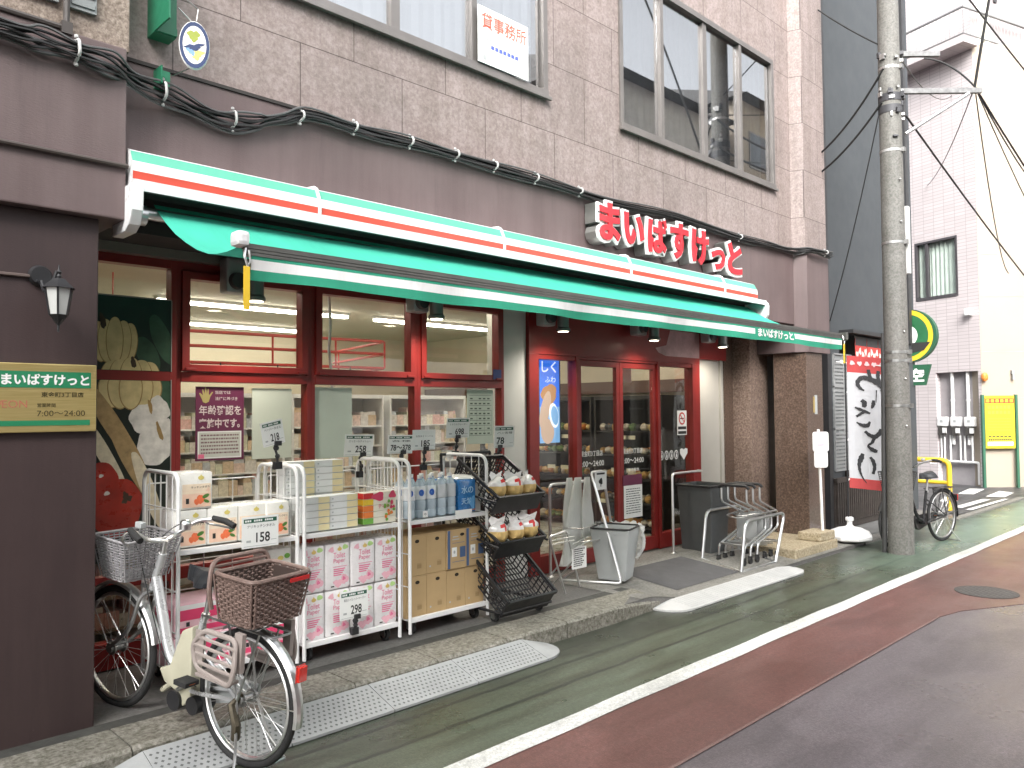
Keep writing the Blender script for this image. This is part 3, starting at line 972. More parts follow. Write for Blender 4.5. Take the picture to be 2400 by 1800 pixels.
lp = thing("wall_lamp", "black carriage lantern on the mauve pillar above the brass plaque", "lamp", (1.09, 4.40, 2.35))
MB().cyl((1.07, 4.40, 2.39), (1.07, 4.372, 2.39), .055, .045, 20).tube(rnd([(1.07, 4.385, 2.37), (1.075, 4.33, 2.30), (1.09, 4.26, 2.33), (1.105, 4.24, 2.40)], .03), .01, 8).ball((1.05, 4.37, 2.36), .008, 6).build("bracket", M_black, lp, smooth=True)
cx, cy = 1.112, 4.24
def hexa(r): return [(cx + r * cos(pi / 3 * i + .2), cy + r * sin(pi / 3 * i + .2)) for i in range(6)]
def frust(mb, r0, z0, r1, z1, mi=0):
    a, b = hexa(r0), hexa(r1)
    vv = [(p[0], p[1], z0) for p in a] + [(p[0], p[1], z1) for p in b]
    return mb.add(vv, [tuple(range(6))[::-1], tuple(range(6, 12))] + [(i, (i + 1) % 6, 6 + (i + 1) % 6, 6 + i) for i in range(6)], mi)
r_ = MB()
frust(r_, .078, 2.315, .045, 2.345); frust(r_, .045, 2.345, .03, 2.362); r_.lathe([(.008, 2.36), (.012, 2.375), (.007, 2.385), (.013, 2.395), (.006, 2.405), (.002, 2.43)], (cx, cy, 0), 10)
r_.build("cap", M_black, lp)
g_ = MB(); frust(g_, .04, 2.185, .062, 2.315); g_.build("glass", mat("frosted_glass", (.5, .51, .49), .35), lp)
b_ = MB()
for (a, c), (d, e) in zip(hexa(.042), hexa(.064)):
    b_.tube([(a, c, 2.185), (d, e, 2.315)], .005, 5)
frust(b_, .028, 2.165, .048, 2.187); b_.lathe([(.028, 2.165), (.012, 2.145), (.006, 2.135), (.005, 2.105)], (cx, cy, 0), 10)
b_.build("cage", M_black, lp)
tag(MB().tube([(-2, 4.39, 2.385), (1.03, 4.39, 2.385)], .009, 6).build("conduit", mat("brown_conduit", (.12, .09, .08), .5), None), "thin brown conduit running left from the wall lantern", "pipe")
tag(MB().tube([(-3, 4.315, 3.0), (1.45, 4.315, 3.0)], .013, 8).build("conduit", mat("brown_conduit_dark", (.06, .045, .04), .5), None), "dark pipe running level across the mauve block left of the awning", "pipe")

# cable bundle along the top of the fascia
cpts = [(-1.5, 4.30, 3.60), (.3, 4.30, 3.56), (.886, 4.3, 3.535), (1.03, 4.3, 3.535), (1.19, 4.3, 3.525), (1.36, 4.31, 3.515), (1.50, 4.40, 3.50), (1.75, 4.50, 3.50), (2.0, 4.51, 3.455), (2.2, 4.51, 3.475), (2.42, 4.51, 3.56), (2.62, 4.51, 3.635), (3.02, 4.51, 3.63), (3.5, 4.51, 3.645), (4.2, 4.51, 3.645), (5.0, 4.51, 3.645), (5.8, 4.51, 3.63), (6.8, 4.51, 3.68), (8.0, 4.51, 3.65), (8.8, 4.51, 3.67), (9.4, 4.50, 3.68), (9.56, 4.35, 3.69), (10.1, 4.34, 3.70)]
def spline(pts, n=6):
    P = [V(p) for p in pts]
    out = []
    for i in range(len(P) - 1):
        a, b, c, d = P[max(i - 1, 0)], P[i], P[i + 1], P[min(i + 2, len(P) - 1)]
        for j in range(n):
            t = j / n
            out.append(.5 * ((2 * b) + (c - a) * t + (2 * a - 5 * b + 4 * c - d) * t * t + (3 * b - a - 3 * c + d) * t ** 3))
    out.append(P[-1])
    return out
base = spline(cpts, 6)
cb = thing("cable_bundle", "bundle of black cables sagging along the top of the mauve fascia with white clips", "cables", (5, 4.5, 3.6))
M_cab = mat("cable_black", (.018, .018, .018), .38, 0, .2, 20)
M_cab2 = mat("cable_grey", (.09, .09, .09), .35, 0, .2, 20)
random.seed(3)
for q in range(9):
    ph, am = random.uniform(0, 6), random.uniform(.006, .016)
    oz = (-.055 + q * .012)
    spread = 1.0
    pts = []
    for i, p in enumerate(base):
        s1 = .45 + .55 * (1 if p.x < 2.3 else .35)
        pts.append((p.x, p.y - .004 - .018 * (q % 3) - .004 * sin(i * .7 + ph), p.z + oz * s1 + am * s1 * sin(i * .55 + ph)))
    MB().tube(pts, .0075 if q % 3 else .0095, 6).build("cable", M_cab if q % 4 else M_cab2, cb, smooth=True)
for x, y, z, h in ((1.19, 4.285, 3.525, .06), (1.68, 4.46, 3.505, .06), (2.10, 4.49, 3.465, .055), (2.55, 4.49, 3.60, .035), (2.95, 4.49, 3.63, .035), (3.42, 4.49, 3.643, .035), (3.85, 4.49, 3.645, .035), (4.25, 4.49, 3.645, .035), (4.72, 4.49, 3.645, .035), (5.28, 4.49, 3.64, .03), (8.05, 4.49, 3.65, .03), (9.9, 4.32, 3.70, .03)):
    MB().tube(rnd([(x, y + .04, z + h), (x, y - .045, z + h * .7), (x + .003, y - .05, z - h * .5), (x, y + .03, z - h)], .02), .008, 6).ball((x, y, z + h + .012), .012, 6).ball((x, y, z - h - .012), .011, 6).build("clip", mat("clip_plastic", (.5, .5, .49), .4), cb, smooth=True)

# top left wall boxes and duct
for x0, x1, z0, lab in ((1.02, 1.125, 3.77, "grey louvre panel left of the other at the top left corner"), (1.172, 1.30, 3.765, "grey louvre panel right of the other at the top left corner")):
    t = MB().box(x0 - (.3 if x0 < 1.1 else 0), x1, 4.345, 4.37, z0, 4.6)
    for i in range(14):
        t.box(x0 - (.28 if x0 < 1.1 else -.01), x1 - .01, 4.338, 4.345, z0 + .02 + i * .055, z0 + .05 + i * .055)
    tag(t.build("wall_panel", mat("louvre_grey", (.22, .24, .24), .5)), lab, "panel", "grey panels on the corner pier")
tag(MB().tube(rnd([(-.5, 4.33, 3.66), (1.155, 4.33, 3.64), (1.155, 4.33, 4.7)], .02), .016, 8).box(1.13, 1.18, 4.31, 4.37, 3.61, 3.67).build("drain_pipe", mat("pipe_dark", (.07, .06, .055), .5)), "dark square-cornered pipe bending upwards at the top left corner", "pipe")
gb = thing("hanging_sign", "small round emblem sign hanging on chains from a green bracket", "sign", (1.67, 4.37, 3.5))
M_brk = mat("bracket_green", (.02, .17, .09), .45, 0, .1, 8)
MB().box(1.625, 1.745, 4.44, 4.55, 3.825, 4.5).box(1.625, 1.635, 4.24, 4.44, 3.83, 4.5).prism([(1.635, 3.83), (1.745, 3.83), (1.745, 3.87), (1.66, 3.95), (1.66, 4.5), (1.635, 4.5)], 'y', 4.43, 4.44).build("upper_bracket", M_brk, gb)
MB().box(1.655, 1.73, 4.49, 4.55, 3.54, 3.64).box(1.655, 1.663, 4.42, 4.49, 3.54, 3.64).build("lower_bracket", M_brk, gb)
rs = Matrix.Rotation(radians(-18), 3, 'Z')
dsk = MB().lathe([(.001, -.008), (.085, -.008), (.09, 0), (.085, .008), (.001, .008)], (1.755, 4.22, 3.71), 28, M=rs @ Matrix.Rotation(radians(90), 3, 'X') @ Matrix.Diagonal((.88, 1.5, 1)))
dso = dsk.build("disc", M_wplast, gb)
em = MB()
def fr(x, y, z):
    p = rs @ V((x, y, 0))
    return (1.755 + p.x, 4.22 + p.y, 3.71 + z)
def elf(cx_, cz_, rx, rz, y, mi, rot=0, wob=0):
    t = MB().el(cx_, cz_, rx, rz, y, mi, rot, 24, wob)
    em.add([fr(*p) for p in t.v], t.f, mi)
elf(0, 0, .076, .128, -.0095, 0); elf(0, 0, .06, .105, -.0105, 1); elf(-.005, .05, .03, .03, -.0115, 2, 0, .2); elf(.0, -.01, .045, .016, -.012, 0, .3, .3); elf(.01, -.05, .035, .025, -.0115, 3, .2, .3); elf(-.02, -.03, .018, .03, -.0117, 4, .4, .2)
em.build("emblem", [mat("emblem_navy", (.02, .04, .12), .5), M_paper, mat("emblem_olive", (.3, .35, .05), .5), mat("emblem_yellow", (.6, .55, .15), .5), mat("emblem_blue", (.2, .35, .6), .5)], dso)
MB().tube([(1.70, 4.30, 3.93), (1.735, 4.22, 3.84)], .004, 5).tube([(1.775, 4.22, 3.92), (1.765, 4.22, 3.85)], .003, 5).tube([(1.72, 4.44, 3.6), (1.735, 4.24, 3.585)], .003, 5).tube([(1.66, 4.25, 4.0), (1.775, 4.22, 3.92)], .004, 5).build("chain", M_chrome, gb)

# rental notice in the upstairs window
rn = thing("rental_notice", "white rental notice with red characters in the upstairs window", "notice", (4.38, 4.5, 4.45))
MB().box(4.105, 4.665, 4.500, 4.508, 4.452, 4.905).build("board", M_paper, rn)
nb_ = MB().text("貸事務所", 4.14, 4.735, .125, 4.498, 0, .008, .5)
for i in range(7):
    nb_.q(4.24 + i * .045, 4.275 + i * .045, 4.585, 4.615, 4.498, 1)
nb_.q(4.16, 4.3, 4.65, 4.658, 4.498, 2).q(4.33, 4.6, 4.655, 4.662, 4.498, 2).el(4.17, 4.5, .02, .025, 4.498, 2)
nb_.build("lettering", [mat("notice_red", (.75, .12, .07), .6), mat("notice_blue", (.1, .14, .5), .6), M_ltgrey], rn)

# ============================================================ SPOTLIGHTS ON THE SHOPFRONT
M_spotb = mat("spot_housing_grey", (.42, .43, .43), .45, .3, .1, 8)
def exspot(x, lab):
    t = thing("shop_spotlight", lab, "spotlight", (x, 5.2, 2.66), "spotlights under the awning")
    MB().box(-.09, .07, -.12, .0, -.14, .1).build("box", M_spotb, t, bevel=.02, local=True)
    MB().cyl((-.02, -.12, -.06), (-.02, -.165, -.06), .058, .052, 20).build("joint", mat("joint_dark", (.05, .055, .055), .5), t, smooth=True, local=True)
    o = MB().lathe([(.03, -.0), (.055, -.01), (.055, -.13), (.068, -.145), (.068, -.165), (.05, -.17)], (.07, -.21, -.03), 20).build("barrel", mat("barrel_grey", (.2, .21, .2), .4, .5), t, smooth=True, local=True)
    MB().lathe([(.05, -.171), (.049, -.1711)], (.07, -.21, -.03), 16).build("lens", E_spot, o, local=True)
    ld = bpy.data.lights.new("spot_glow", 'SPOT')
    ld.energy = 15
    ld.spot_size = radians(150)
    ld.spot_blend = 1.0
    ld.shadow_soft_size = .06
    ld.color = (1.0, .93, .82)
    lo = bpy.data.objects.new("spot_glow", ld)
    COL.objects.link(lo)
    lo.parent = t
    lo.location = (.07, -.21, -.215)
    return t
sp0 = exspot(2.43, "grey spotlight hanging at the left end of the awning by the yellow strap")
for x, lab in ((4.0, "grey spotlight under the awning over the right window bay"), (5.55, "grey spotlight under the awning at the left of the red door header"), (7.03, "grey spotlight under the awning in front of the pinkish header patch"), (8.45, "grey spotlight under the awning at the right end of the red header")):
    dup(sp0, (x, 5.2, 2.66), lab)

# ============================================================ POSTERS
po = thing("vegetable_poster", "tall photographic poster of squash, garlic and roots on the leftmost window", "poster", (1.7, 5.26, 1.0))
def pu(px, py, up): return (1.60 + (px - 80) * .000856, (1.98 + (965 - py) * .00092) if up else (1.92 - (py - 1035) * .00092))
PM = [mat("poster_dark", (.008, .014, .01), .35, 0, .4, 6), mat("poster_squash", (.6, .48, .24), .4, 0, .22, 9), mat("poster_squash_rib", (.3, .19, .07), .4, 0, .25, 12), mat("poster_cucumber", (.03, .07, .04), .4, 0, .35, 8),
      mat("poster_garlic", (.66, .62, .58), .4, 0, .22, 14), mat("poster_root", (.36, .24, .11), .4, 0, .25, 20), mat("poster_root_pale", (.62, .54, .4), .4, 0, .2, 20), mat("poster_tomato", (.32, .022, .012), .3, 0, .35, 7), mat("poster_stem", (.04, .02, .008), .5, 0, .3, 20), mat("poster_frame", (.3, .28, .26), .4)]
def blob(mb, px, py, rx, ry, up, mi, rot=0, wob=.04, y=5.262):
    a, b = pu(px, py, up)
    X_0, X_1 = 1.345, 2.045
    Z_0, Z_1 = (1.985, 2.448) if up else (.80, 1.92)
    t = MB().el(a, b, rx * .000856, ry * .00092, y, mi, rot, 32, wob)
    t.v = [(min(max(x_, X_0), X_1), y_, min(max(z_, Z_0), Z_1)) for x_, y_, z_ in t.v]
    mb.add(t.v, t.f, mi)
def squash(mb, px, py, rx, ry, up, y):
    for i_, dx in enumerate((-.72, .72, -.4, .4, 0)):
        blob(mb, px + dx * rx, py + abs(dx) * ry * .1, rx * .44, ry * (1 - .22 * abs(dx)), up, 2, -dx * .12, .01, y)
        blob(mb, px + dx * rx, py + abs(dx) * ry * .1 - 3, rx * .40, ry * (1 - .22 * abs(dx)) * .97, up, 1, -dx * .12, .01, y - .00015)
        y -= .0003
a = MB().q(1.34, 2.048, 1.983, 2.45, 5.265, 0)
blob(a, 430, 850, 75, 140, 1, 3, .45, .02, 5.2645); blob(a, 540, 740, 70, 190, 1, 3, .4, .02, 5.2642)
squash(a, 195, 760, 140, 165, 1, 5.2640)
blob(a, 110, 630, 20, 55, 1, 8, .2, .1, 5.2606)
squash(a, 310, 985, 180, 115, 1, 5.2624)
blob(a, 325, 905, 18, 40, 1, 8, .2, .1, 5.2604)
a.build("upper_sheet", PM, po)
a = MB().q(1.34, 2.048, .79, 1.922, 5.265, 0)
blob(a, 560, 1120, 60, 200, 0, 3, .3, .02, 5.2645)
squash(a, 310, 1090, 195, 150, 0, 5.2647)
blob(a, 430, 1300, 130, 110, 0, 4, .2, .06, 5.2636); blob(a, 520, 1230, 70, 90, 0, 4, .4, .08, 5.2634); blob(a, 480, 1500, 125, 130, 0, 4, .3, .05, 5.2632); blob(a, 560, 1390, 60, 90, 0, 4, 0, .08, 5.263)
blob(a, 520, 1390, 16, 70, 0, 2, .3, .1, 5.2627); blob(a, 450, 1215, 14, 50, 0, 2, .2, .1, 5.2627)
blob(a, 200, 1360, 62, 400, 0, 5, .55, .02, 5.2624); blob(a, 330, 1620, 55, 330, 0, 5, .5, .02, 5.2621); blob(a, 120, 1520, 48, 330, 0, 6, .5, .02, 5.2618); blob(a, 440, 1800, 50, 300, 0, 6, .35, .03, 5.2615)
blob(a, 215, 1900, 185, 200, 0, 7, 0, .03, 5.2612); blob(a, 120, 1720, 110, 130, 0, 7, 0, .03, 5.2609); blob(a, 285, 1840, 32, 36, 0, 8, 0, .3, 5.2606)
for rx_, ry_, s1 in ((150, 1800, 20), (110, 1680, 16)): blob(a, rx_, ry_, s1, s1 * .7, 0, 4, .3, .1, 5.2603)
a.build("lower_sheet", PM, po)
MB().box(1.34, 2.05, 5.264, 5.268, 2.45, 2.458).box(2.046, 2.052, 5.262, 5.268, 1.983, 2.45).box(2.046, 2.052, 5.262, 5.268, .79, 1.93).build("edge_strip", PM[9], po)

pp = thing("age_check_poster", "purple age check poster with a gold hand on the window", "poster", (2.39, 5.3, 1.39))
MB().box(2.225, 2.568, 5.296, 5.300, 1.385, 1.89).q(2.24, 2.55, 1.40, 1.585, 5.2952, 1).q(2.25, 2.54, 1.408, 1.578, 5.2948, 2).q(2.243, 2.285, 1.402, 1.43, 5.2944, 3).build("sheet", [M_purple, M_paper, mat("poster_box_grey", (.55, .55, .5), .6), M_pink], pp)
hb = MB()
hand = [(.0, -.045), (.022, -.035), (.032, -.0), (.052, .034), (.045, .038), (.026, .014), (.022, .02), (.022, .058), (.014, .058), (.009, .022), (.003, .068), (-.005, .068), (-.006, .022), (-.018, .056), (-.025, .052), (-.018, .012), (-.04, .03), (-.045, .024), (-.026, -.015), (-.018, -.038)]
hb.add([(2.293 + x_, 5.2948, 1.82 + z_ * .95) for x_, z_ in hand], [tuple(range(len(hand)))])
hb.build("hand_print", mat("gold_print", (.42, .34, .13), .5), pp)
tb = MB().text("当店では", 2.36, 1.84, .024, 5.2948, 0, .01, .11).text("法律に基づき", 2.36, 1.797, .024, 5.2948, 0, .01, .16)
tb.text("年齢確認を", 2.248, 1.695, .068, 5.2948, 0, .012, .30).text("実施中です。", 2.248, 1.605, .068, 5.2948, 0, .03, .29)
tb.build("lettering", mat("poster_lettering", (.66, .56, .55), .6), pp)
lb = MB()
random.seed(5)
for r in range(6):
    x_ = 2.262
    while x_ < 2.52:
        L_ = random.uniform(.008, .02)
        lb.q(x_, x_ + L_, 1.552 - r * .024, 1.563 - r * .024, 5.2944)
        x_ += L_ + .004
lb.build("small_print", mat("small_print_ink", (.22, .13, .14), .7), pp)
M_faded = mat("faded_sheet", (.6, .63, .54), .6, 0, .05, 3)
tag(MB().box(2.63, 2.94, 5.296, 5.300, 1.38, 1.885).build("paper_sheet", M_faded), "plain faded sheet taped to the window right of the purple poster", "sheet", None)
tag(MB().box(3.13, 3.46, 5.296, 5.300, 1.36, 1.90).build("paper_sheet", mat("faded_sheet_green", (.5, .56, .5), .6, 0, .06, 3)), "faded grey-green sheet taped to the window left of the reddish bay", "sheet", None)
hl = thing("notice_sheet", "grey-green printed notice with a table on the rightmost window", "notice", (4.82, 5.3, 1.4))
MB().box(4.665, 4.985, 5.296, 5.300, 1.415, 1.905).build("sheet", mat("notice_green", (.48, .54, .47), .6, 0, .06, 3), hl)
tb = MB()
for r in range(9):
    tb.q(4.69, 4.96, 1.85 - r * .045, 1.853 - r * .045, 5.295)
    for c in range(5):
        if r and (r * c) % 4 != 1:
            tb.q(4.70 + c * .052, 4.73 + c * .052, 1.862 - r * .045, 1.874 - r * .045, 5.295)
for c in range(4): tb.q(4.69 + c * .0895, 4.692 + c * .0895, 1.49, 1.72, 5.295)
tb.build("table_print", mat("table_ink", (.08, .1, .08), .7), hl)
tag(MB().box(4.94, 5.04, 5.243, 5.247, 2.0, 2.09).build("blue_label", mat("label_navy", (.03, .05, .2), .5)), "small navy label low in the top right window", "label")
tag(MB().tube([(3.33, 5.42, 2.62), (3.345, 5.42, 2.4), (3.33, 5.42, 2.2), (3.36, 5.42, 1.95), (3.35, 5.42, 1.6)], .013, 6).build("white_cable", M_wplast), "white cable hanging inside the middle window", "cable")
dp = thing("door_notice", "purple and white notice on the right door leaf", "notice", (7.06, 5.28, .5))
MB().box(6.905, 7.235, 5.276, 5.281, .53, .885).build("sheet", M_paper, dp)
MB().box(6.89, 7.235, 5.276, 5.281, .887, 1.0).build("header", M_purple, dp)
tb = MB()
for r in range(11):
    x_ = 6.94
    while x_ < 7.18:
        L_ = random.uniform(.02, .06)
        tb.q(x_, min(7.2, x_ + L_), .84 - r * .026, .848 - r * .026, 5.275)
        x_ += L_ + .008
tb.build("small_print", M_ink, dp)
ns = thing("no_smoking_notice", "small white no smoking notice on the right side pane", "notice", (8.09, 5.3, 1.4))
MB().box(7.99, 8.185, 5.300, 5.304, 1.41, 1.70).q(8.0, 8.175, 1.42, 1.455, 5.2995, 1).q(8.0, 8.175, 1.475, 1.51, 5.2995, 1).build("sheet", [M_paper, M_ink], ns)
MB().el(8.087, 1.605, .07, .075, 5.299, 0).el(8.087, 1.605, .052, .057, 5.2985, 1).q(8.045, 8.125, 1.598, 1.612, 5.298, 2).add([(8.04, 5.2975, 1.648), (8.05, 5.2975, 1.658), (8.135, 5.2975, 1.565), (8.125, 5.2975, 1.555)], [(0, 1, 2, 3)]).build("symbol", [M_redp, M_paper, M_ink], ns)

# ============================================================ ROLL CAGE SHELVES
def casters(pts, par, r=.045):
    for x, y, z0 in pts:
        w_ = MB().cyl((x - .012, y, z0 + r), (x + .012, y, z0 + r), r, None, 16).cyl((x - .015, y, z0 + r), (x + .015, y, z0 + r), r * .5, None, 10, 1)
        w_.ob((x - .02, y, z0 + r * 1.5), (.004, r * 1.1, r * 1.5), None, 1).ob((x + .02, y, z0 + r * 1.5), (.004, r * 1.1, r * 1.5), None, 1).ob((x, y, z0 + r * 2.3), (.05, .06, .008), None, 1)
        w_.build("caster", [M_rubber, M_dull], par)
def cage(x0, label, side_left=True):
    x1 = x0 + .765
    ya, yb = 4.50, 5.02
    t = thing("roll_cage_shelf", label, "shelf rack", (x0 + .38, 4.76, .12), "white roll cage shelves in front of the windows")
    for x, nm in ((x0 + .012, 0), (x1 - .012, 1)):
        s = MB()
        s.tube(rnd([(x, ya, .145), (x, ya, 1.365), (x, yb, 1.365), (x, yb, .145)], .085, 6), .0125, 8)
        for i in range(1, 6):
            y = ya + (yb - ya) * i / 6
            s.tube([(x, y, .24), (x, y, 1.357)], .0042, 5)
        for z in (1.16, .93, .7, .47):
            s.tube([(x, ya, z), (x, yb, z)], .0042, 5)
        s.build("side_frame", M_white, t, smooth=True)
    b = MB()
    b.tube(rnd([(x0 + .03, yb, .24), (x0 + .03, yb, 1.28), (x1 - .03, yb, 1.28), (x1 - .03, yb, .24)], .02), .005, 5)
    for i in range(1, 4):
        b.tube([(x0 + .765 * i / 4, yb, .24), (x0 + .765 * i / 4, yb, 1.28)], .004, 5)
    for z in (.6, .78, 1.12):
        b.tube([(x0 + .03, yb, z), (x1 - .03, yb, z)], .004, 5)
    b.build("back_mesh", M_white, t, smooth=True)
    MB().box(x0 + .02, x1 - .02, ya + .002, ya + .03, .905, .935).box(x0 + .02, x1 - .02, ya + .03, yb - .01, .918, .926).build("shelf", M_white, t, bevel=.003)
    MB().box(x0 + .02, x1 - .02, ya, ya + .03, .218, .25).box(x0 + .02, x1 - .02, ya + .03, yb, .225, .237).build("base_deck", M_white, t, bevel=.003)
    casters([(x0 + .08, ya + .08, .12), (x1 - .08, ya + .08, .12), (x0 + .08, yb - .06, .12), (x1 - .08, yb - .06, .12)], t)
    return t
cage(1.785, "leftmost white wire roll cage shelf, holding kitchen paper")
cage(2.575, "middle white wire roll cage shelf, holding tissue boxes and toilet paper")
cage(3.405, "rightmost white wire roll cage shelf, holding water bottles and cartons")

# kitchen paper packs
K_wrap = mat("clear_wrap_white", (.8, .79, .74), .3, 0, .04, 20, .25, 25, coat=.4)
K_peach = mat("peach_band", (.82, .56, .42), .35, 0, .08, 15, coat=.4)
K_peach2 = mat("pale_peach_band", (.82, .68, .52), .35, 0, .08, 15, coat=.4)
K_org = mat("tomato_print", (.75, .17, .07), .35, 0, .15, 40)
K_yel = mat("crown_yellow", (.68, .58, .16), .4, 0, .1, 20)
K_lf = mat("leaf_print", (.08, .2, .04), .4, 0, .2, 30)
def kpack(label, loc, w_=.19, h=.215, rz=0.0):
    t = MB()
    t.box(-w_ / 2, w_ / 2, 0, .2, 0, h)
    o = t.build("kitchen_paper_pack", [K_wrap, K_peach, K_peach2, K_org, K_yel, K_lf, M_ink], None, bevel=.014, smooth=True, local=True)
    e = MB()
    a, b = -w_ / 2 + .012, w_ / 2 - .012
    e.q(a, b, .012, h * .42, -.0012, 1).q(a, b, h * .42, h * .68, -.0012, 2)
    e.q(a, b, h * .5, h * .505, -.0018, 1)
    e.text("キッチンタオル", a + .05, h * .56, .014, -.0024, 6, .0, .11)
    e.el(w_ * .12, h * .26, .024, .026, -.0024, 3, 0, 16, .08).el(w_ * .0, h * .2, .016, .018, -.0026, 3, 0, 12, .08)
    e.el(w_ * .28, h * .34, .022, .011, -.0028, 5, .4).el(w_ * .3, h * .2, .018, .009, -.0028, 5, -.4)
    e.q(a + .02, a + .038, h * .16, h * .3, -.0024, 6)
    e.el(w_ * .13, h * .84, .018, .012, -.0022, 4).add([(w_ * .13 - .012, -.0024, h * .84), (w_ * .13 + .012, -.0024, h * .84), (w_ * .13, -.0024, h * .84 + .02)], [(0, 1, 2)], 4)
    e.text("4", b - .03, h * .42, .034, -.0026, 1, .02)
    e.build("front_print", [K_wrap, K_peach, K_peach2, K_org, K_yel, K_lf, M_ink], o, local=True)
    o.location = loc
    o.rotation_euler[2] = rz
    return tag(o, label, "paper pack", "kitchen paper packs on the left shelf")
kp = kpack("kitchen paper pack lying alone on top of the others", (1.925, 4.56, .936 + .216))
for x, lab, dz in ((1.895, "leftmost kitchen paper pack of the shelf row, under the top pack", 0), (2.085, "second kitchen paper pack from the left, left of the 158 price card", .004), (2.275, "kitchen paper pack right behind the 158 price card", .012), (2.44, "rightmost kitchen paper pack of the shelf row", .002)):
    d = dup(kp, (x, 4.56 + dz, .936), lab)
    d.rotation_euler[2] = random.uniform(-.04, .04)
    if x > 2.4: d.scale = (.82, 1, 1)
# pink packs on the left cage base
def pinkpack(label, loc):
    o = MB().box(-.17, .17, 0, .3, 0, .19).build("pink_paper_pack", M_pinkl, None, bevel=.02, smooth=True, local=True)
    e = MB().q(-.155, .155, .09, .15, -.0012, 1).q(-.155, .155, .02, .05, -.0012, 1).q(-.155, .155, .15, .178, -.0012, 2).q(-.1, -.08, .055, .08, -.0016, 3)
    e.add([(-.171, .02, .09), (-.171, .28, .09), (-.171, .28, .15), (-.171, .02, .15)], [(0, 1, 2, 3)], 1)
    e.text("4", .03, .055, .03, -.0018, 1, .02)
    e.build("front_print", [M_pinkl, mat("deep_pink", (.72, .06, .16), .4), M_paper, M_ink], o, local=True)
    o.location = loc
    return tag(o, label, "paper pack", "pink packs at the bottom of the left shelf")
p0 = pinkpack("pink paper pack at the lower left behind the bicycle frame, bottom of its stack", (1.97, 4.57, .238))
dup(p0, (1.975, 4.575, .429), "pink paper pack on top of its stack behind the bicycle saddle post")
dup(p0, (2.335, 4.57, .238), "pink paper pack on the cage base behind the wicker basket, bottom one")
dup(p0, (2.33, 4.58, .429), "pink paper pack behind the wicker basket, upper one")
# tissue boxes
T_w = mat("tissue_white", (.74, .75, .74), .45, 0, .03, 8)
T_y = mat("tissue_cream", (.78, .68, .40), .45, 0, .04, 8)
def tissue(label, loc):
    # a bundle of five flat boxes in clear film
    t = MB()
    for i in range(5):
        z = i * .0445
        t.box(0, .215, 0, .115, z, z + .042, 0)
        t.q(.13, .212, z + .002, z + .040, -.0012, 1)
        t.add([(.2155, .003, z + .002), (.2155, .112, z + .002), (.2155, .112, z + .04), (.2155, .003, z + .04)], [(0, 1, 2, 3)], 1)
        t.el(.02, z + .021, .007, .006, -.0014, 2, n=8)
    o = t.build("tissue_bundle", [T_w, T_y, M_ltgrey], None, local=True)
    o.location = loc
    return tag(o, label, "tissue pack", "bundles of tissue boxes on the middle shelf")
t0 = tissue("tissue bundle at the lower left front of the middle shelf", (2.60, 4.57, .936))
for x, y, z, lab in ((2.82, 4.575, .936, "tissue bundle at the lower front, next to the gap in the middle shelf"), (2.60, 4.76, .936, "tissue bundle behind the lower left one, bottom of the tall stack"), (2.60, 4.76, 1.16, "tissue bundle on top of the tall stack at the left of the middle shelf"), (2.822, 4.76, 1.16, "tissue bundle on top of the tall stack, right of its twin"), (2.822, 4.76, .936, "tissue bundle in the tall stack hidden behind the front right bundle")):
    dup(t0, (x, y, z), lab)
cpk = MB()
cc = [M_redp, M_yel, M_orng, M_leaf]
for i in range(5):
    z = i * .043
    cpk.box(0, .27, 0, .115, z, z + .041, 4)
    cpk.add([(-.001, .0, z + .001), (-.001, .115, z + .001), (-.001, .115, z + .04), (-.001, 0, z + .04)], [(3, 2, 1, 0)], (0, 1, 2, 2, 0)[4 - i] if i else 3)
    cpk.q(0, .08, z + .001, z + .04, -.001, (3, 2, 2, 1, 0)[i])
for i in range(16):
    cpk.el(.1 + random.random() * .16, .02 + random.random() * .13, .012, .012, -.0015 - i * .0001, (3, 2, 5, 3)[i % 4], 0, 12, .1)
cpk.el(.12, .185, .05, .03, -.003, 5, 0, 14, .2).el(.24, .19, .03, .025, -.003, 5, 0, 14, .2).text("ティシュ", .12, .1, .03, -.003, 5, .01, .12)
co_ = cpk.build("tissue_pack", [M_redp, M_yel, M_orng, M_leaf, mat("cream_box", (.78, .74, .62), .4), mat("rose_print", (.6, .05, .12), .4)], None, local=True)
co_.location = (3.085, 4.58, .936)
tag(co_, "rainbow coloured tissue box pack with flowers at the right of the middle shelf", "tissue pack")
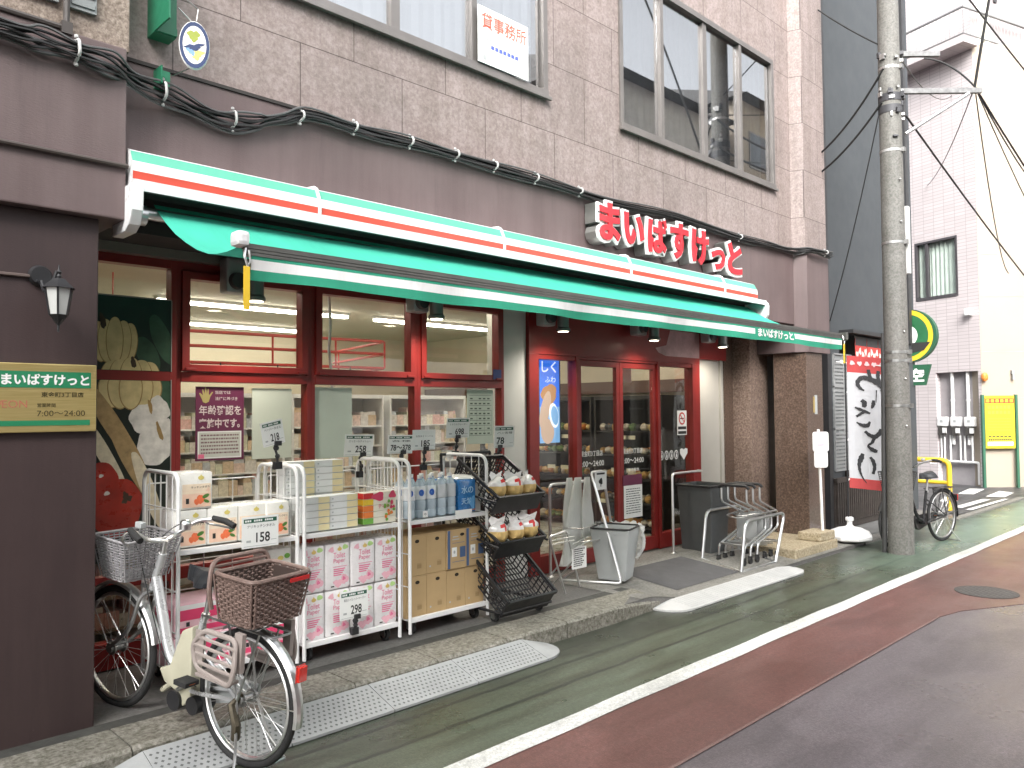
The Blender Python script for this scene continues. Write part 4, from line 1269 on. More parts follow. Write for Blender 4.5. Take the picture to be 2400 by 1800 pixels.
# toilet paper
def tpack(label, loc):
    o = MB().box(-.092, .092, 0, .2, 0, .3).build("toilet_paper_pack", [mat("tp_wrap", (.8, .78, .78), .3, 0, .05, 20, .3, 22, coat=.4)], None, bevel=.016, smooth=True, local=True)
    e = MB()
    e.text("Toilet", -.035, .205, .036, -.0022, 0, .0, .09).text("Paper", -.035, .165, .036, -.0022, 0, .0, .09)
    e.q(-.04, .07, .146, .149, -.002, 0)
    for i in range(4): e.q(-.035, .055 - .01 * i, .128 - .013 * i, .135 - .013 * i, -.002, 0)
    e.el(.05, .06, .03, .032, -.0015, 1, 0, 16, .15).el(.0, .04, .035, .025, -.0013, 1, 0, 16, .2).el(-.05, .262, .02, .018, -.0015, 1, 0, 12, .2).el(.045, .065, .013, .013, -.002, 0, 0, 10, .2)
    e.el(.012, .262, .017, .012, -.0022, 2).add([(.0, -.0024, .262), (.024, -.0024, .262), (.012, -.0024, .285)], [(0, 1, 2)], 2)
    e.el(.055, .272, .022, .016, -.0022, 3, 0, 14, .1)
    e.q(-.055, -.03, .018, .026, -.0022, 4)
    e.build("front_print", [mat("tp_pink", (.75, .18, .32), .5, 0, .05, 20), mat("tp_rose", (.8, .45, .52), .5, 0, .1, 20), mat("tp_gold", (.72, .52, .16), .5), mat("tp_green", (.45, .68, .25), .5, 0, .1, 30), M_ink], o, local=True)
    o.location = loc
    return tag(o, label, "paper pack", "pink printed toilet paper packs")
nm = ["first", "second", "third", "fourth"]
tp = None
for r, z in enumerate((.238, .542)):
    for i in range(4):
        lab = "%s toilet paper pack from the left in the %s row of the middle shelf" % (nm[i], "lower" if r == 0 else "upper")
        loc = (2.672 + i * .192, 4.545 + random.uniform(-.004, .01), z)
        if tp is None: tp = tpack(lab, loc)
        else: dup(tp, loc, lab, random.uniform(-.03, .03))
bp_ = MB().box(2.36, 2.53, 4.56, 4.74, .625, .86).build("blue_white_pack", K_wrap, None, bevel=.014, smooth=True)
e = MB().text("キッチン", 2.40, .68, .03, 4.557, 0, .02, .1).q(2.38, 2.5, .64, .668, 4.558, 0).el(2.455, .80, .02, .014, 4.557, 1).el(2.50, .81, .02, .016, 4.5565, 2)
e.build("front_print", [M_blue, K_yel, M_leaf], bp_)
tag(bp_, "white kitchen paper pack with blue print under the left shelf, above the wicker basket", "paper pack")

# water bottles
G_bot = mat("bottle_plastic", (.42, .5, .56), .12, 0, .05, 20, coat=.5)
G_lab = mat("bottle_label", (.68, .72, .76), .25, 0, .05, 10)
def bottle(label, loc, kind):
    o = MB().lathe([(.03, 0), (.044, .008), (.045, .05), (.041, .06), (.045, .07), (.045, .12), (.041, .13), (.045, .14), (.045, .2), (.042, .215), (.04, .235), (.02, .275), (.014, .285)], (0, 0, 0), 16).build("water_bottle", G_bot, None, smooth=True, local=True)
    MB().lathe([(.0455, .135), (.0458, .14), (.0458, .225), (.043, .232)], (0, 0, 0), 16).build("label", mat("pale_label", (.8, .82, .84), .3) if kind == 'a' else mat("clear_label", (.6, .62, .64), .2), o, smooth=True, local=True)
    MB().lathe([(.0185, .262), (.0165, .284)], (0, 0, 0), 14).build("neck_seal", mat("seal_blue", (.1, .16, .5), .35), o, smooth=True, local=True)
    MB().cyl((0, 0, .285), (0, 0, .31), .017, None, 14).build("cap", M_wplast if kind == 'a' else M_wplast, o, smooth=True, local=True)
    if kind == 'a':
        d = MB()
        vv = []
        for j in range(16):
            a = 2 * pi * j / 16
            xx, zz = .019 * cos(a), .185 + .024 * sin(a)
            an = xx / .046 - pi / 2 - .35
            vv.append((.049 * cos(an), .049 * sin(an), zz))
        d.add(vv, [tuple(range(16))])
        d.build("blue_spot", M_blue, o, local=True)
    o.location = loc
    return tag(o, label, "bottle", "water bottles on the right shelf")
ba = bottle("blue spotted water bottle, leftmost in the front row", (3.475, 4.585, .936), 'a')
dup(ba, (3.572, 4.585, .936), "blue spotted water bottle, second from the left in the front row")
dup(ba, (3.668, 4.585, .936), "blue spotted water bottle, third from the left in the front row")
bb_ = bottle("plain clear water bottle, next to the three blue spotted ones", (3.765, 4.585, .936), 'b')
dup(bb_, (3.862, 4.59, .936), "plain clear water bottle, next to the blue wrapped pack")
for i, x in enumerate((3.475, 3.572, 3.668, 3.765, 3.862)):
    dup(ba if i < 3 else bb_, (x + .01, 4.70, .936), "water bottle in the back row, %s from the left" % (["first", "second", "third", "fourth", "fifth"][i]))
bl = MB().box(3.92, 4.10, 4.56, 4.86, .936, 1.185).build("drink_pack", mat("blue_wrap", (.035, .2, .5), .25, 0, .25, 22, .3, 30, coat=.4), None, bevel=.015, smooth=True)
MB().text("水の", 3.95, 1.08, .06, 4.556, 0, .02).text("天然", 3.95, 1.0, .05, 4.556, 0, .02).el(4.06, 1.01, .03, .05, 4.557, 1, 0, 14, .3).q(3.93, 4.09, .95, .96, 4.557, 2).build("front_print", [mat("pale_blue_print", (.4, .62, .8), .4), M_sky, M_orng], bl)
tag(bl, "blue wrapped drink pack beside the clear bottles", "drink pack")
gp = MB().box(4.105, 4.165, 4.58, 4.9, .936, 1.14).ball((4.05, 4.7, 1.19), (.13, .13, .03), 12).build("clear_bag_pack", mat("cloudy_film", (.62, .62, .6), .2, 0, .12, 14, .5, 20, coat=.5), None, smooth=True)
tag(gp, "cloudy plastic wrapped pack at the right end of the bottle shelf", "pack")
# cartons
C_box = mat("cardboard", (.46, .32, .16), .75, 0, .07, 5, .1, 70)
C_box2 = mat("cardboard_edge", (.34, .23, .11), .8, 0, .06, 5)
def carton(label, loc, blue=False):
    x1 = .185
    o = MB().box(0, x1, 0, .3, 0, .29).build("cardboard_carton", C_box, None, bevel=.004, local=True)
    e = MB()
    e.el(x1 * .55, .245, .02, .013, -.0012, 1, n=12) if not blue else e.el(x1 * .8, .25, .022, .012, -.0012, 1, n=12)
    e.q(0.002, x1 - .002, .283, .2845, -.001, 0)
    if blue:
        e.q(.005, .03, .005, .288, -.0015, 2)
        e.q(.05, .17, .05, .054, -.0012, 2).q(.05, .17, .19, .193, -.0012, 2).q(.05, .12, .215, .222, -.0012, 3).q(.045, .095, .09, .16, -.0012, 4).q(.125, .18, .08, .16, -.0014, 2).el(.07, .125, .01, .012, -.002, 3).q(.055, .11, .235, .243, -.0012, 3)
    else:
        e.q(.1, .14, .05, .08, -.0012, 0).el(.035, .05, .008, .008, -.0012, 3, n=8).q(.1, .14, .084, .087, -.0012, 0)
    e.build("front_print", [C_box2, mat("hand_hole", (.02, .012, .006), .8), mat("carton_blue", (.07, .12, .24), .5), M_ltgrey, M_paper], o, local=True)
    o.location = loc
    return tag(o, label, "carton", "cardboard cartons at the bottom of the right shelf")
c0 = carton("plain cardboard carton, first from the left in the lower row", (3.42, 4.55, .238))
for i in range(1, 4):
    dup(c0, (3.42 + i * .188, 4.55 + random.uniform(0, .01), .238), "plain cardboard carton, %s from the left in the lower row" % nm[i])
dup(c0, (3.42, 4.552, .53), "plain cardboard carton, first from the left in the upper row")
dup(c0, (3.608, 4.556, .53), "plain cardboard carton, second from the left in the upper row")
c1 = carton("blue striped carton, left one in the upper row", (3.796, 4.545, .53), True)
dup(c1, (3.984, 4.548, .53), "blue striped carton, right one in the upper row at the rack edge")

# ============================================================ PRICE CARDS
M_card = mat("card_white", (.82, .83, .81), .45, 0, .03, 6, coat=.3)
M_cgreen = mat("card_green", (.02, .1, .06), .5)
def pricecard(label, c, w_, h, num, title, rz=0.0, tilt=0.0, roll=0.0, clip=None, sub=True, band=True):
    t = thing("price_card", label, "price card", c, "price cards on the outdoor shelves", rz)
    M = Matrix.Rotation(tilt, 3, 'X') @ Matrix.Rotation(roll, 3, 'Y')
    s = MB()
    s.box(-w_ / 2, w_ / 2, -.001, .001, 0, h)
    s.q(-w_ / 2 + .012, w_ / 2 - .012, h * .80, h * .93, -.0016, 1) if band else None
    n = 14
    for i in range(n):
        if i % 5 != 3:
            s.q(-w_ / 2 + .02 + i * (w_ - .04) / n, -w_ / 2 + .02 + (i + .75) * (w_ - .04) / n, h * .835, h * .895, -.002, 0)
    s.text(title, -w_ * .36, h * .63, h * .10, -.0018, 2, .0, w_ * .76)
    s.text(num, -w_ * .12 if len(num) == 3 else -w_ * .38, h * .16, h * .32, -.0018, 2, .02, w_ * (.38 if len(num) < 4 else .8))
    if len(num) < 4:
        s.q(-w_ * .38, -w_ * .26, h * .18, h * .25, -.0018, 3)
    s.q(-w_ / 2 + .012, w_ / 2 - .012, h * .05, h * .065, -.0018, 3).q(w_ * .28, w_ * .44, h * .2, h * .22, -.0018, 3)
    s.v = [tuple(M @ V(p)) for p in s.v]
    s.build("card", [M_card, M_cgreen, M_ink, M_ltgrey], t, local=True)
    if clip:
        k = MB()
        x, y, z = clip
        k.tube([(x, .01, .015), (x * .6, .012, -.03), (x, y * .5, z * .55), (x, y, z)], .009, 6)
        k.ball((x * .8, .01, -.02), .02, 8).ball((x, y * .5, z * .55), .017, 8)
        k.ob((x, y, z), (.05, .035, .045)).ob((x, -.005, .01), (.045, .02, .03))
        k.build("clip", M_black, t, smooth=False, local=True)
    return t
pricecard("158 price card in front of the kitchen paper packs", (2.265, 4.45, .905), .235, .185, "158", "アリキッチンタオル", clip=None)
pricecard("298 price card in front of the toilet paper packs", (2.93, 4.46, .355), .22, .185, "298", "再生トイレットペーパー", 0, 0, 0, (.02, .03, -.09))
pricecard("218 price card tilted to the left at the top of the leftmost cage", (2.435, 4.6, 1.505), .15, .155, "218", "ペーパータオル", 0, .1, -.22, (.02, .0, -.13))
pricecard("258 price card above the tissue boxes", (3.30, 4.97, 1.385), .25, .16, "258", "エリエールティシュー", 0, .12, .03, (.04, .03, -.14))
pricecard("78 and 378 price card, right of the 258 card", (3.68, 4.97, 1.385), .24, .145, "78～378", "各種", 0, .1, .02, (.03, .03, -.07))
pricecard("185 price card between the 78 and 698 cards", (3.915, 4.97, 1.405), .23, .16, "185", "天然水２リットル", 0, .05, .0, (.02, .03, -.14), band=False)
pricecard("698 price card, highest one, above the blue pack", (4.27, 4.97, 1.49), .25, .165, "698", "ミネラルウォーター", 0, .08, .0, (.0, .03, -.13))
pricecard("78 price card above the black baskets", (4.81, 4.98, 1.39), .24, .19, "78", "パン各種", 0, .06, .0, (-.05, .03, -.07))
wt = MB().box(3.83, 3.995, 4.488, 4.49, .908, .972)
tag(wt.build("price_tag", M_paper), "blank white tag hooked on the front of the bottle shelf", "price tag")
w2_ = MB().box(3.555, 3.60, 4.525, 4.527, .945, .99).text("中", 3.567, .955, .022, 4.524, 1)
tag(w2_.build("price_tag", [M_paper, M_ink]), "tiny white label in front of the clear bottles", "price tag")

# ============================================================ BLACK BASKET TROLLEY
bt = thing("basket_trolley", "black trolley with three tilted mesh baskets beside the right roll cage", "display rack", (4.37, 4.7, .12))
def basket(x0, x1, yf, zf, yb, zb, dep, nm_):
    # open box tipped forward: front rim (yf, zf), back rim (yb, zb)
    fy, fz = (yb - yf), (zb - zf)
    L = sqrt(fy * fy + fz * fz)
    ey, ez = fy / L, fz / L           # along the basket, front to back
    ny, nz = ez, -ey                  # downwards normal
    P = lambda x, a, d: (x, yf + ey * a + ny * d, zf + ez * a + nz * d)
    m = MB()
    def bar(a, b, r=.006): m.tube([a, b], r, 5)
    th = .008
    def slab(x_0, x_1, a0, a1, d0, d1):
        v = [P(x, a, d) for d in (d0, d1) for a in (a0, a1) for x in (x_0, x_1)]
        m.add(v, [(0, 2, 3, 1), (4, 5, 7, 6), (0, 1, 5, 4), (2, 6, 7, 3), (0, 4, 6, 2), (1, 3, 7, 5)])
    rim = .022
    slab(x0, x1, -.012, .006, 0, rim); slab(x0, x1, L - .006, L + .012, 0, rim); slab(x0 - .012, x0 + .006, 0, L, 0, rim); slab(x1 - .006, x1 + .012, 0, L, 0, rim)
    ix = .015
    # lattice of bottom and back, solid front strip
    n = 15
    for i in range(n + 1):
        x = x0 + ix + (x1 - x0 - 2 * ix) * i / n
        slab(x - .005, x + .005, .02, L - .02, dep - .006, dep)
        slab(x - .005, x + .005, L - .02, L - .012, rim, dep)
    m_ = 11
    for j in range(m_ + 1):
        a = .02 + (L - .04) * j / m_
        slab(x0 + ix, x1 - ix, a - .005, a + .005, dep - .0075, dep - .0015)
        for x in (x0 + ix, x1 - ix):
            slab(x - .003, x + .003, a - .005, a + .005, rim, dep)
    for j in range(5):
        d = rim + (dep - rim) * j / 4
        slab(x0 + ix, x1 - ix, L - .0195, L - .0135, d - .004, d + .004)
        for x in (x0 + ix, x1 - ix): slab(x - .0025, x + .0025, .02, L - .02, d - .004, d + .004)
    slab(x0, x1, .0, .008, rim, dep)
    slab(x0 + .1, x0 + .2, L - .022, L - .0115, dep * .3, dep * .6)
    return m.build(nm_, M_black, bt)
basket(4.13, 4.63, 4.33, 1.06, 4.80, 1.34, .16, "basket")
basket(4.12, 4.62, 4.31, .72, 4.78, 1.00, .16, "basket")
basket(4.10, 4.62, 4.20, .30, 4.72, .70, .17, "basket")
fm = MB()
for x in (4.10, 4.64):
    fm.tube(rnd([(x, 4.28, .2), (x, 4.92, .2), (x, 4.98, 1.36)], .05), .012, 8)
    for z, y, z2, y2 in ((1.02, 4.33, 1.1, 4.97), (.68, 4.31, .8, 4.95)):
        fm.tube([(x, y, z), (x, y2, z2)], .009, 6)
fm.tube([(4.10, 4.28, .2), (4.64, 4.28, .2)], .012, 8).tube([(4.10, 4.98, 1.36), (4.64, 4.98, 1.36)], .012, 8).tube([(4.10, 4.92, .2), (4.64, 4.92, .2)], .012, 8)
fm.build("frame", M_black, bt, smooth=True)
casters([(4.12, 4.38, .12), (4.60, 4.38, .12), (4.12, 4.9, .12), (4.60, 4.9, .12)], bt, .038)
B_bag = mat("bread_bag_film", (.68, .66, .64), .2, 0, .1, 25, .6, 22, coat=.6)
B_bread = mat("bread_golden", (.66, .46, .18), .45, 0, .25, 18, .3, 40)
def bag(label, loc, rz):
    t = thing("bread_bag", label, "bag", loc, "bread bags in the black baskets", rz)
    mb = MB().ball((0, 0, .0), (.088, .07, .085), 18)
    rng = random.Random(int(loc[0] * 100))
    mb.v = [(x * (1 + .14 * sin(z * 70 + y * 50)), y * (1 + .12 * sin(x * 80)), z * (1 + .1 * sin(x * 60))) for x, y, z in mb.v]
    mb.m = [1 if sum(mb.v[i][2] for i in f) / len(f) < .022 else (2 if -.01 < sum(mb.v[i][0] for i in f) / len(f) < .03 and .03 < sum(mb.v[i][2] for i in f) / len(f) < .06 and sum(mb.v[i][1] for i in f) < 0 else 0) for f in mb.f]
    mb.build("wrapper", [B_bag, B_bread, M_redp], t, smooth=True, local=True)
    MB().add([(-.06, 0, .05), (.06, .01, .05), (.085, .01, .125), (0.02, .02, .1), (-.05, .02, .13), (-.085, .01, .1)], [(0, 1, 2, 3, 4, 5)]).build("twisted_end", B_bag, t, local=True)
    return t
bg0 = bag("bread bag at the left of the top black basket", (4.22, 4.45, 1.115), .2)
for x, y, z, r, lab in ((4.39, 4.44, 1.11, -.3, "bread bag in the middle of the top black basket"), (4.55, 4.45, 1.11, .5, "bread bag at the right of the top black basket"), (4.20, 4.42, .775, -.1, "bread bag at the left of the middle black basket"), (4.38, 4.42, .77, .35, "bread bag in the middle of the middle black basket"), (4.54, 4.43, .775, -.4, "bread bag at the right of the middle black basket")):
    dup(bg0, (x, y, z), lab, r)

# ============================================================ DOORWAY THINGS
tag(MB().add([(6.22, 4.16, apz(6.22, 4.16) + .008), (7.36, 4.16, apz(7.36, 4.16) + .008), (7.36, 4.50, apz(7.36, 4.5) + .008), (7.36, 4.86, apz(7.36, 4.86) + .008), (6.24, 4.86, apz(6.24, 4.86) + .008), (6.22, 4.50, apz(6.22, 4.5) + .008)], [(0, 1, 2, 3, 4, 5)]).build("door_mat", mat("mat_grey", (.085, .083, .085), .95, 0, .12, 6, .8, 300)), "large dark grey mat in front of the sliding doors", "mat")
def steprail(label, x0, x1, y, z, base):
    t = thing("guard_rail", label, "rail", (x0, y, base), "steel guard rails beside the sliding doors")
    MB().tube(rnd([(x0, y, base), (x0, y, z), (x1, y, z)], .04), .014, 8).tube([(x1, y, z), (x1, y + .06, z)], .012, 8).build("tube", M_chrome, t, smooth=True)
    MB().lathe([(.03, 0), (.03, .008), (.016, .02)], (x0, y, base), 14).build("foot_plate", M_chrome, t)
    return t
steprail("steel guard rail at the left of the doors, behind the folding stand", 5.58, 6.14, 5.15, 1.0, .12)
steprail("steel guard rail at the right of the doors, beside the dark bin", 7.42, 8.02, 5.0, 1.0, .12)
M_film = cloth("bag_film", (.86, .87, .85), .35, .35)
us = thing("umbrella_bag_stand", "chrome frame stand with long white umbrella bags and a small sign on top", "umbrella stand", (5.9, 4.85, .12))
MB().tube(rnd([(5.52, 4.98, .13), (5.80, 4.47, .13), (5.84, 4.85, 1.12), (6.04, 4.87, 1.12), (6.14, 4.86, .62)], .04, 5), .013, 8).tube([(5.52, 4.98, .13), (5.9, 5.14, .13)], .011, 8).build("frame", M_chrome, us, smooth=True)
MB().tube(rnd([(5.6, 5.0, .60), (5.98, 5.0, .60), (5.98, 4.86, .60), (5.68, 4.86, .60)], .05), .006, 6, closed=True).tube(rnd([(5.56, 4.75, .5), (5.9, 4.7, .5)], .05), .006, 6).build("holder_ring", M_chrome, us)
u = MB()
for i, (xx, yy, w0, w1) in enumerate(((5.84, 5.02, .05, .17), (5.93, 4.98, .04, .10), (5.76, 5.06, .04, .12))):
    n_ = 14
    rows_ = []
    for j in range(9):
        t_ = j / 8
        ww = w0 + (w1 - w0) * t_
        z = 1.06 - .82 * t_ * (1 if i == 0 else .7)
        rows_.append([(xx - .1 * t_ * (i == 0) + ww * cos(2 * pi * k / n_) * (1 + .12 * sin(5 * k + j)), yy + ww * .3 * sin(2 * pi * k / n_), z) for k in range(n_)])
    for j in range(8):
        for k in range(n_):
            u.add([rows_[j][k], rows_[j][(k + 1) % n_], rows_[j + 1][(k + 1) % n_], rows_[j + 1][k]], [(0, 1, 2, 3)])
tag(u.build("hanging_bags", M_film, us, smooth=True), kind=None)
MB().box(5.835, 6.01, 4.80, 4.804, .95, 1.13).q(5.86, 5.98, 1.095, 1.112, 4.798, 1).el(5.92, 1.03, .028, .03, 4.798, 1, 0, 16, .15).q(5.915, 5.925, .98, 1.03, 4.798, 1).build("sign", [M_paper, M_ink], us)
bn = thing("plastic_bin", "light grey tapered bin with a white bag hanging over its black rim", "bin", (5.86, 4.66, .12))
M90 = Matrix.Rotation(.35, 3, 'Z')
def tapered(cx_, cy_, z0, z1, a0, b0, a1, b1, M, mb=None, open_=True, t=.008):
    mb = mb or MB()
    def ring(a, b, z): return [V((cx_, cy_, z)) + M @ V((sx * a, sy * b, 0)) for sx, sy in ((-1, -1), (1, -1), (1, 1), (-1, 1))]
    r0, r1, r2, r3 = ring(a0, b0, z0), ring(a1, b1, z1), ring(a1 - t, b1 - t, z1), ring(a0 - t, b0 - t, z0 + t)
    mb.add(r0 + r1 + r2 + r3, [(3, 2, 1, 0)] + [(i, (i + 1) % 4, 4 + (i + 1) % 4, 4 + i) for i in range(4)] + [(4 + i, 4 + (i + 1) % 4, 8 + (i + 1) % 4, 8 + i) for i in range(4)] + [(8 + i, 8 + (i + 1) % 4, 12 + (i + 1) % 4, 12 + i) for i in range(4)] + [(12, 13, 14, 15)])
    return mb
tapered(5.98, 4.68, .122, .60, .125, .13, .18, .19, M90).build("body", M_ltgrey, bn, bevel=.006)
rr_ = [V((5.98, 4.68, .605)) + M90 @ V((sx * .18, sy * .19, 0)) for sx, sy in ((-1, -1), (1, -1), (1, 1), (-1, 1))]
MB().tube(rnd(rr_, .04, 4, True), .01, 6, closed=True).build("rim", M_black, bn, smooth=True)
lg = MB()
n_ = 22
base_ = [V((6.07, 4.60, .60)), V((6.12, 4.72, .60)), V((6.10, 4.86, .60))]
for i in range(n_):
    for j in range(8):
        def P_(i, j):
            a = i / n_
            x = 6.10 + .16 * sin(pi * a) + .03 * sin(13 * a + j)
            y = 4.50 + .34 * a + .012 * sin(9 * a + j * 1.3)
            dr = j / 7
            return (x + .07 * sin(pi * dr) + .02 * sin(i * 1.7 + j), y - .03 * dr, .625 - .26 * dr * (0.45 + .75 * sin(pi * a) ** .5) + .012 * sin(i * 2.1 + j))
        lg.add([P_(i, j), P_(i + 1, j), P_(i + 1, j + 1), P_(i, j + 1)], [(0, 1, 2, 3)])
lg.build("bag_liner", M_film, bn, smooth=True)
MB().box(5.98, 6.11, 4.505, 4.51, .13, .33).build("hanging_bag_end", M_film, bn) if False else None
fs_ = thing("folding_stand", "small chrome folding stand with a taped paper notice", "stand", (5.2, 4.62, .12))
MB().tube(rnd([(5.17, 4.60, .12), (4.99, 4.62, .63), (5.22, 4.62, .66), (5.43, 4.66, .13)], .04), .009, 8).tube([(5.08, 4.61, .36), (5.0, 4.8, .12)], .007, 6).tube([(5.33, 4.64, .38), (5.25, 4.85, .12)], .007, 6).build("legs", M_chrome, fs_, smooth=True)
rk = MB()
for i in range(5):
    rk.tube([(5.0 + i * .01, 4.62 - .05 * (i % 2), .56 + i * .016), (5.26, 4.62 - .05 * (i % 2), .56 + i * .016)], .004, 5)
rk.tube([(5.2, 4.56, .5), (5.48, 4.58, .54)], .004, 5).tube([(5.22, 4.56, .54), (5.5, 4.6, .58)], .004, 5)
rk.build("wire_rack", M_chrome, fs_)
nt_ = MB().box(5.262, 5.46, 4.60, 4.603, .312, .50)
random.seed(11)
for r in range(9):
    x_ = 5.285
    while x_ < 5.42 - .012 * (r % 3):
        L_ = random.uniform(.01, .02)
        nt_.q(x_, x_ + L_, .478 - r * .018, .488 - r * .018, 4.5985, 1)
        x_ += L_ + .004
nt_.build("notice", [M_paper, M_ink], fs_)
db = thing("storage_bin", "tall dark grey plastic bin standing behind the shopping carts", "bin", (7.92, 4.95, .1))
tapered(7.94, 4.93, .105, .86, .17, .19, .205, .225, Matrix.Identity(3), t=.012).build("body", mat("charcoal_plastic", (.075, .08, .082), .5, 0, .12, 4, .1, 60), db, bevel=.012)
MB().tube(rnd([(7.73, 4.7, .85), (8.15, 4.7, .85), (8.15, 5.16, .85), (7.73, 5.16, .85)], .03, 4, True), .014, 6, closed=True).build("rim", M_black, db, smooth=True)
# ---------------- shopping carts
cr = thing("cart_corral", "steel tube corral frame around the nested shopping carts", "cart rack", (7.8, 4.4, .04))
g0 = .045
cf = MB().tube(rnd([(7.37, 4.15, g0), (7.47, 4.15, .55), (8.33, 4.15, .56), (8.10, 4.15, g0)], .09, 6), .017, 8)
cf.build("front_hoop", M_alu, cr, smooth=True)
MB().tube(rnd([(7.52, 4.70, .08), (7.62, 4.70, .60), (8.35, 4.70, .60), (8.3, 4.70, .08)], .09, 6), .017, 8).build("rear_hoop", M_alu, cr, smooth=True)
MB().tube(rnd([(7.37, 4.15, g0), (8.10, 4.15, g0), (8.3, 4.70, .09), (7.52, 4.70, .09)], .02, 3, True), .015, 8, closed=True).build("base_frame", M_alu, cr, smooth=True)
def cart(label, loc):
    t = thing("shopping_cart", label, "shopping cart", loc, "shopping carts nested in the corral")
    for y, nme in ((0, "side_tube"), (.3, "side_tube")):
        MB().tube(rnd([(0, y, .80), (0, y, .65), (.44, y + (.02 if y == 0 else -.02), .50), (.44, y + .02, .33), (-.06, y, .20), (-.08, y, .07)], .05, 5), .0115, 8).build(nme, M_alu, t, smooth=True, local=True)
    MB().tube(rnd([(0, -.03, .805), (0, 0, .835), (0, .3, .835), (0, .33, .805)], .03), .016, 8).build("handle", M_black, t, smooth=True, local=True)
    b = MB().tube(rnd([(-.06, 0, .21), (.5, .03, .16), (.5, .27, .16), (-.06, .3, .21)], .04, 4, True), .009, 6, closed=True)
    for i in range(1, 7):
        b.tube([(-.02 + .08 * i, .015, .20 - .008 * i), (-.02 + .08 * i, .285, .20 - .008 * i)], .004, 5)
    b.tube(rnd([(.38, .0, .52), (.05, .02, .50), (-.02, .15, .49), (.05, .28, .50), (.38, .3, .52)], .05), .008, 6)
    b.build("basket_tray", M_alu, t, smooth=True, local=True)
    MB().box(.26, .268, .03, .27, .24, .50).build("panel", mat("cart_panel_grey", (.33, .34, .34), .5), t, local=True)
    for x, y in ((-.08, 0), (-.08, .3), (.45, .04), (.45, .26)):
        MB().cyl((x, y - .012, .035), (x, y + .012, .035), .035, None, 14).box(x - .012, x + .012, y - .02, y + .02, .05, .085).build("wheel", M_rubber, t, local=True)
    return t
c_ = cart("shopping cart at the left end of the nested row", (7.72, 4.27, .05))
dup(c_, (7.86, 4.272, .052), "shopping cart in the middle of the nested row")
dup(c_, (8.0, 4.268, .054), "shopping cart at the right end of the nested row")
# ---------------- ramps
R_pl = mat("ramp_plastic_grey", (.34, .35, .35), .5, 0, .1, 6, .2, 60)
R_pl2 = mat("ramp_plastic_pale", (.5, .5, .49), .5, 0, .08, 6, .2, 60)
R_hole = mat("ramp_tread_dark", (.12, .125, .12), .7, 0, .1, 10)
def ramp_run(name, label, x0, x1, yf, yb, h, nseg, m, pal, ends=True):
    t = thing(name, label, "kerb ramp", (x0, yf, .0))
    w_ = (x1 - x0) / nseg
    for i in range(nseg):
        a, b = x0 + i * w_ + .003, x0 + (i + 1) * w_ - .003
        mb = MB()
        mb.add([(a, yf, .008), (b, yf, .008), (b, yf, .022), (a, yf, .022), (a, yb, h), (b, yb, h), (a, yb, .008), (b, yb, .008), (a, yf + .018, .026), (b, yf + .018, .026)],
               [(0, 1, 2, 3), (3, 2, 9, 8), (8, 9, 5, 4), (6, 4, 5, 7), (0, 3, 8, 4, 6), (1, 7, 5, 9, 2)], 0)
        sl_ = (h - .026) / (yb - yf - .018)
        for rr in range(int((yb - yf - .03) / .032)):
            y = yf + .03 + rr * .032
            nxx = int((b - a - .02) / .032)
            for cxx in range(nxx):
                x = a + .02 + cxx * .032 + (.016 if rr % 2 else 0)
                if x > b - .02: continue
                z = .026 + sl_ * (y - yf - .018) + .0012
                d = .009
                mb.add([(x - d, y, z), (x, y - d, z - sl_ * d), (x + d, y, z), (x, y + d, z + sl_ * d)], [(0, 1, 2, 3)], 1)
        mb.build("ramp_section", [m, pal], t)
    for sx, xe in ((-1, x0), (1, x1)) if ends else ():
        mb = MB()
        n_ = 8
        top = []
        for i in range(n_ + 1):
            a = pi / 2 * i / n_
            x = xe + sx * .26 * sin(a)
            y = yb - (yb - yf) * cos(a) ** .8
            top.append((x, y))
        for p, q_ in zip(top, top[1:]):
            zc = h
            mb.add([(xe, yb, h), (p[0], p[1], .022), (q_[0], q_[1], .022)], [(0, 1, 2) if sx > 0 else (0, 2, 1)])
            mb.add([(p[0], p[1], .022), (q_[0], q_[1], .022), (q_[0], q_[1], .006), (p[0], p[1], .006)], [(0, 1, 2, 3) if sx < 0 else (3, 2, 1, 0)])
        mb.build("end_piece", m, t)
    return t
ramp_run("kerb_ramp", "long grey studded plastic kerb ramp under the bicycle", 1.42, 3.98, 3.70, 3.965, .10, 4, R_pl, R_hole)
ramp_run("kerb_ramp", "pale grey plastic kerb ramp in front of the entrance mat", 5.86, 7.84, 3.74, 3.998, .05, 4, R_pl2, R_pl)
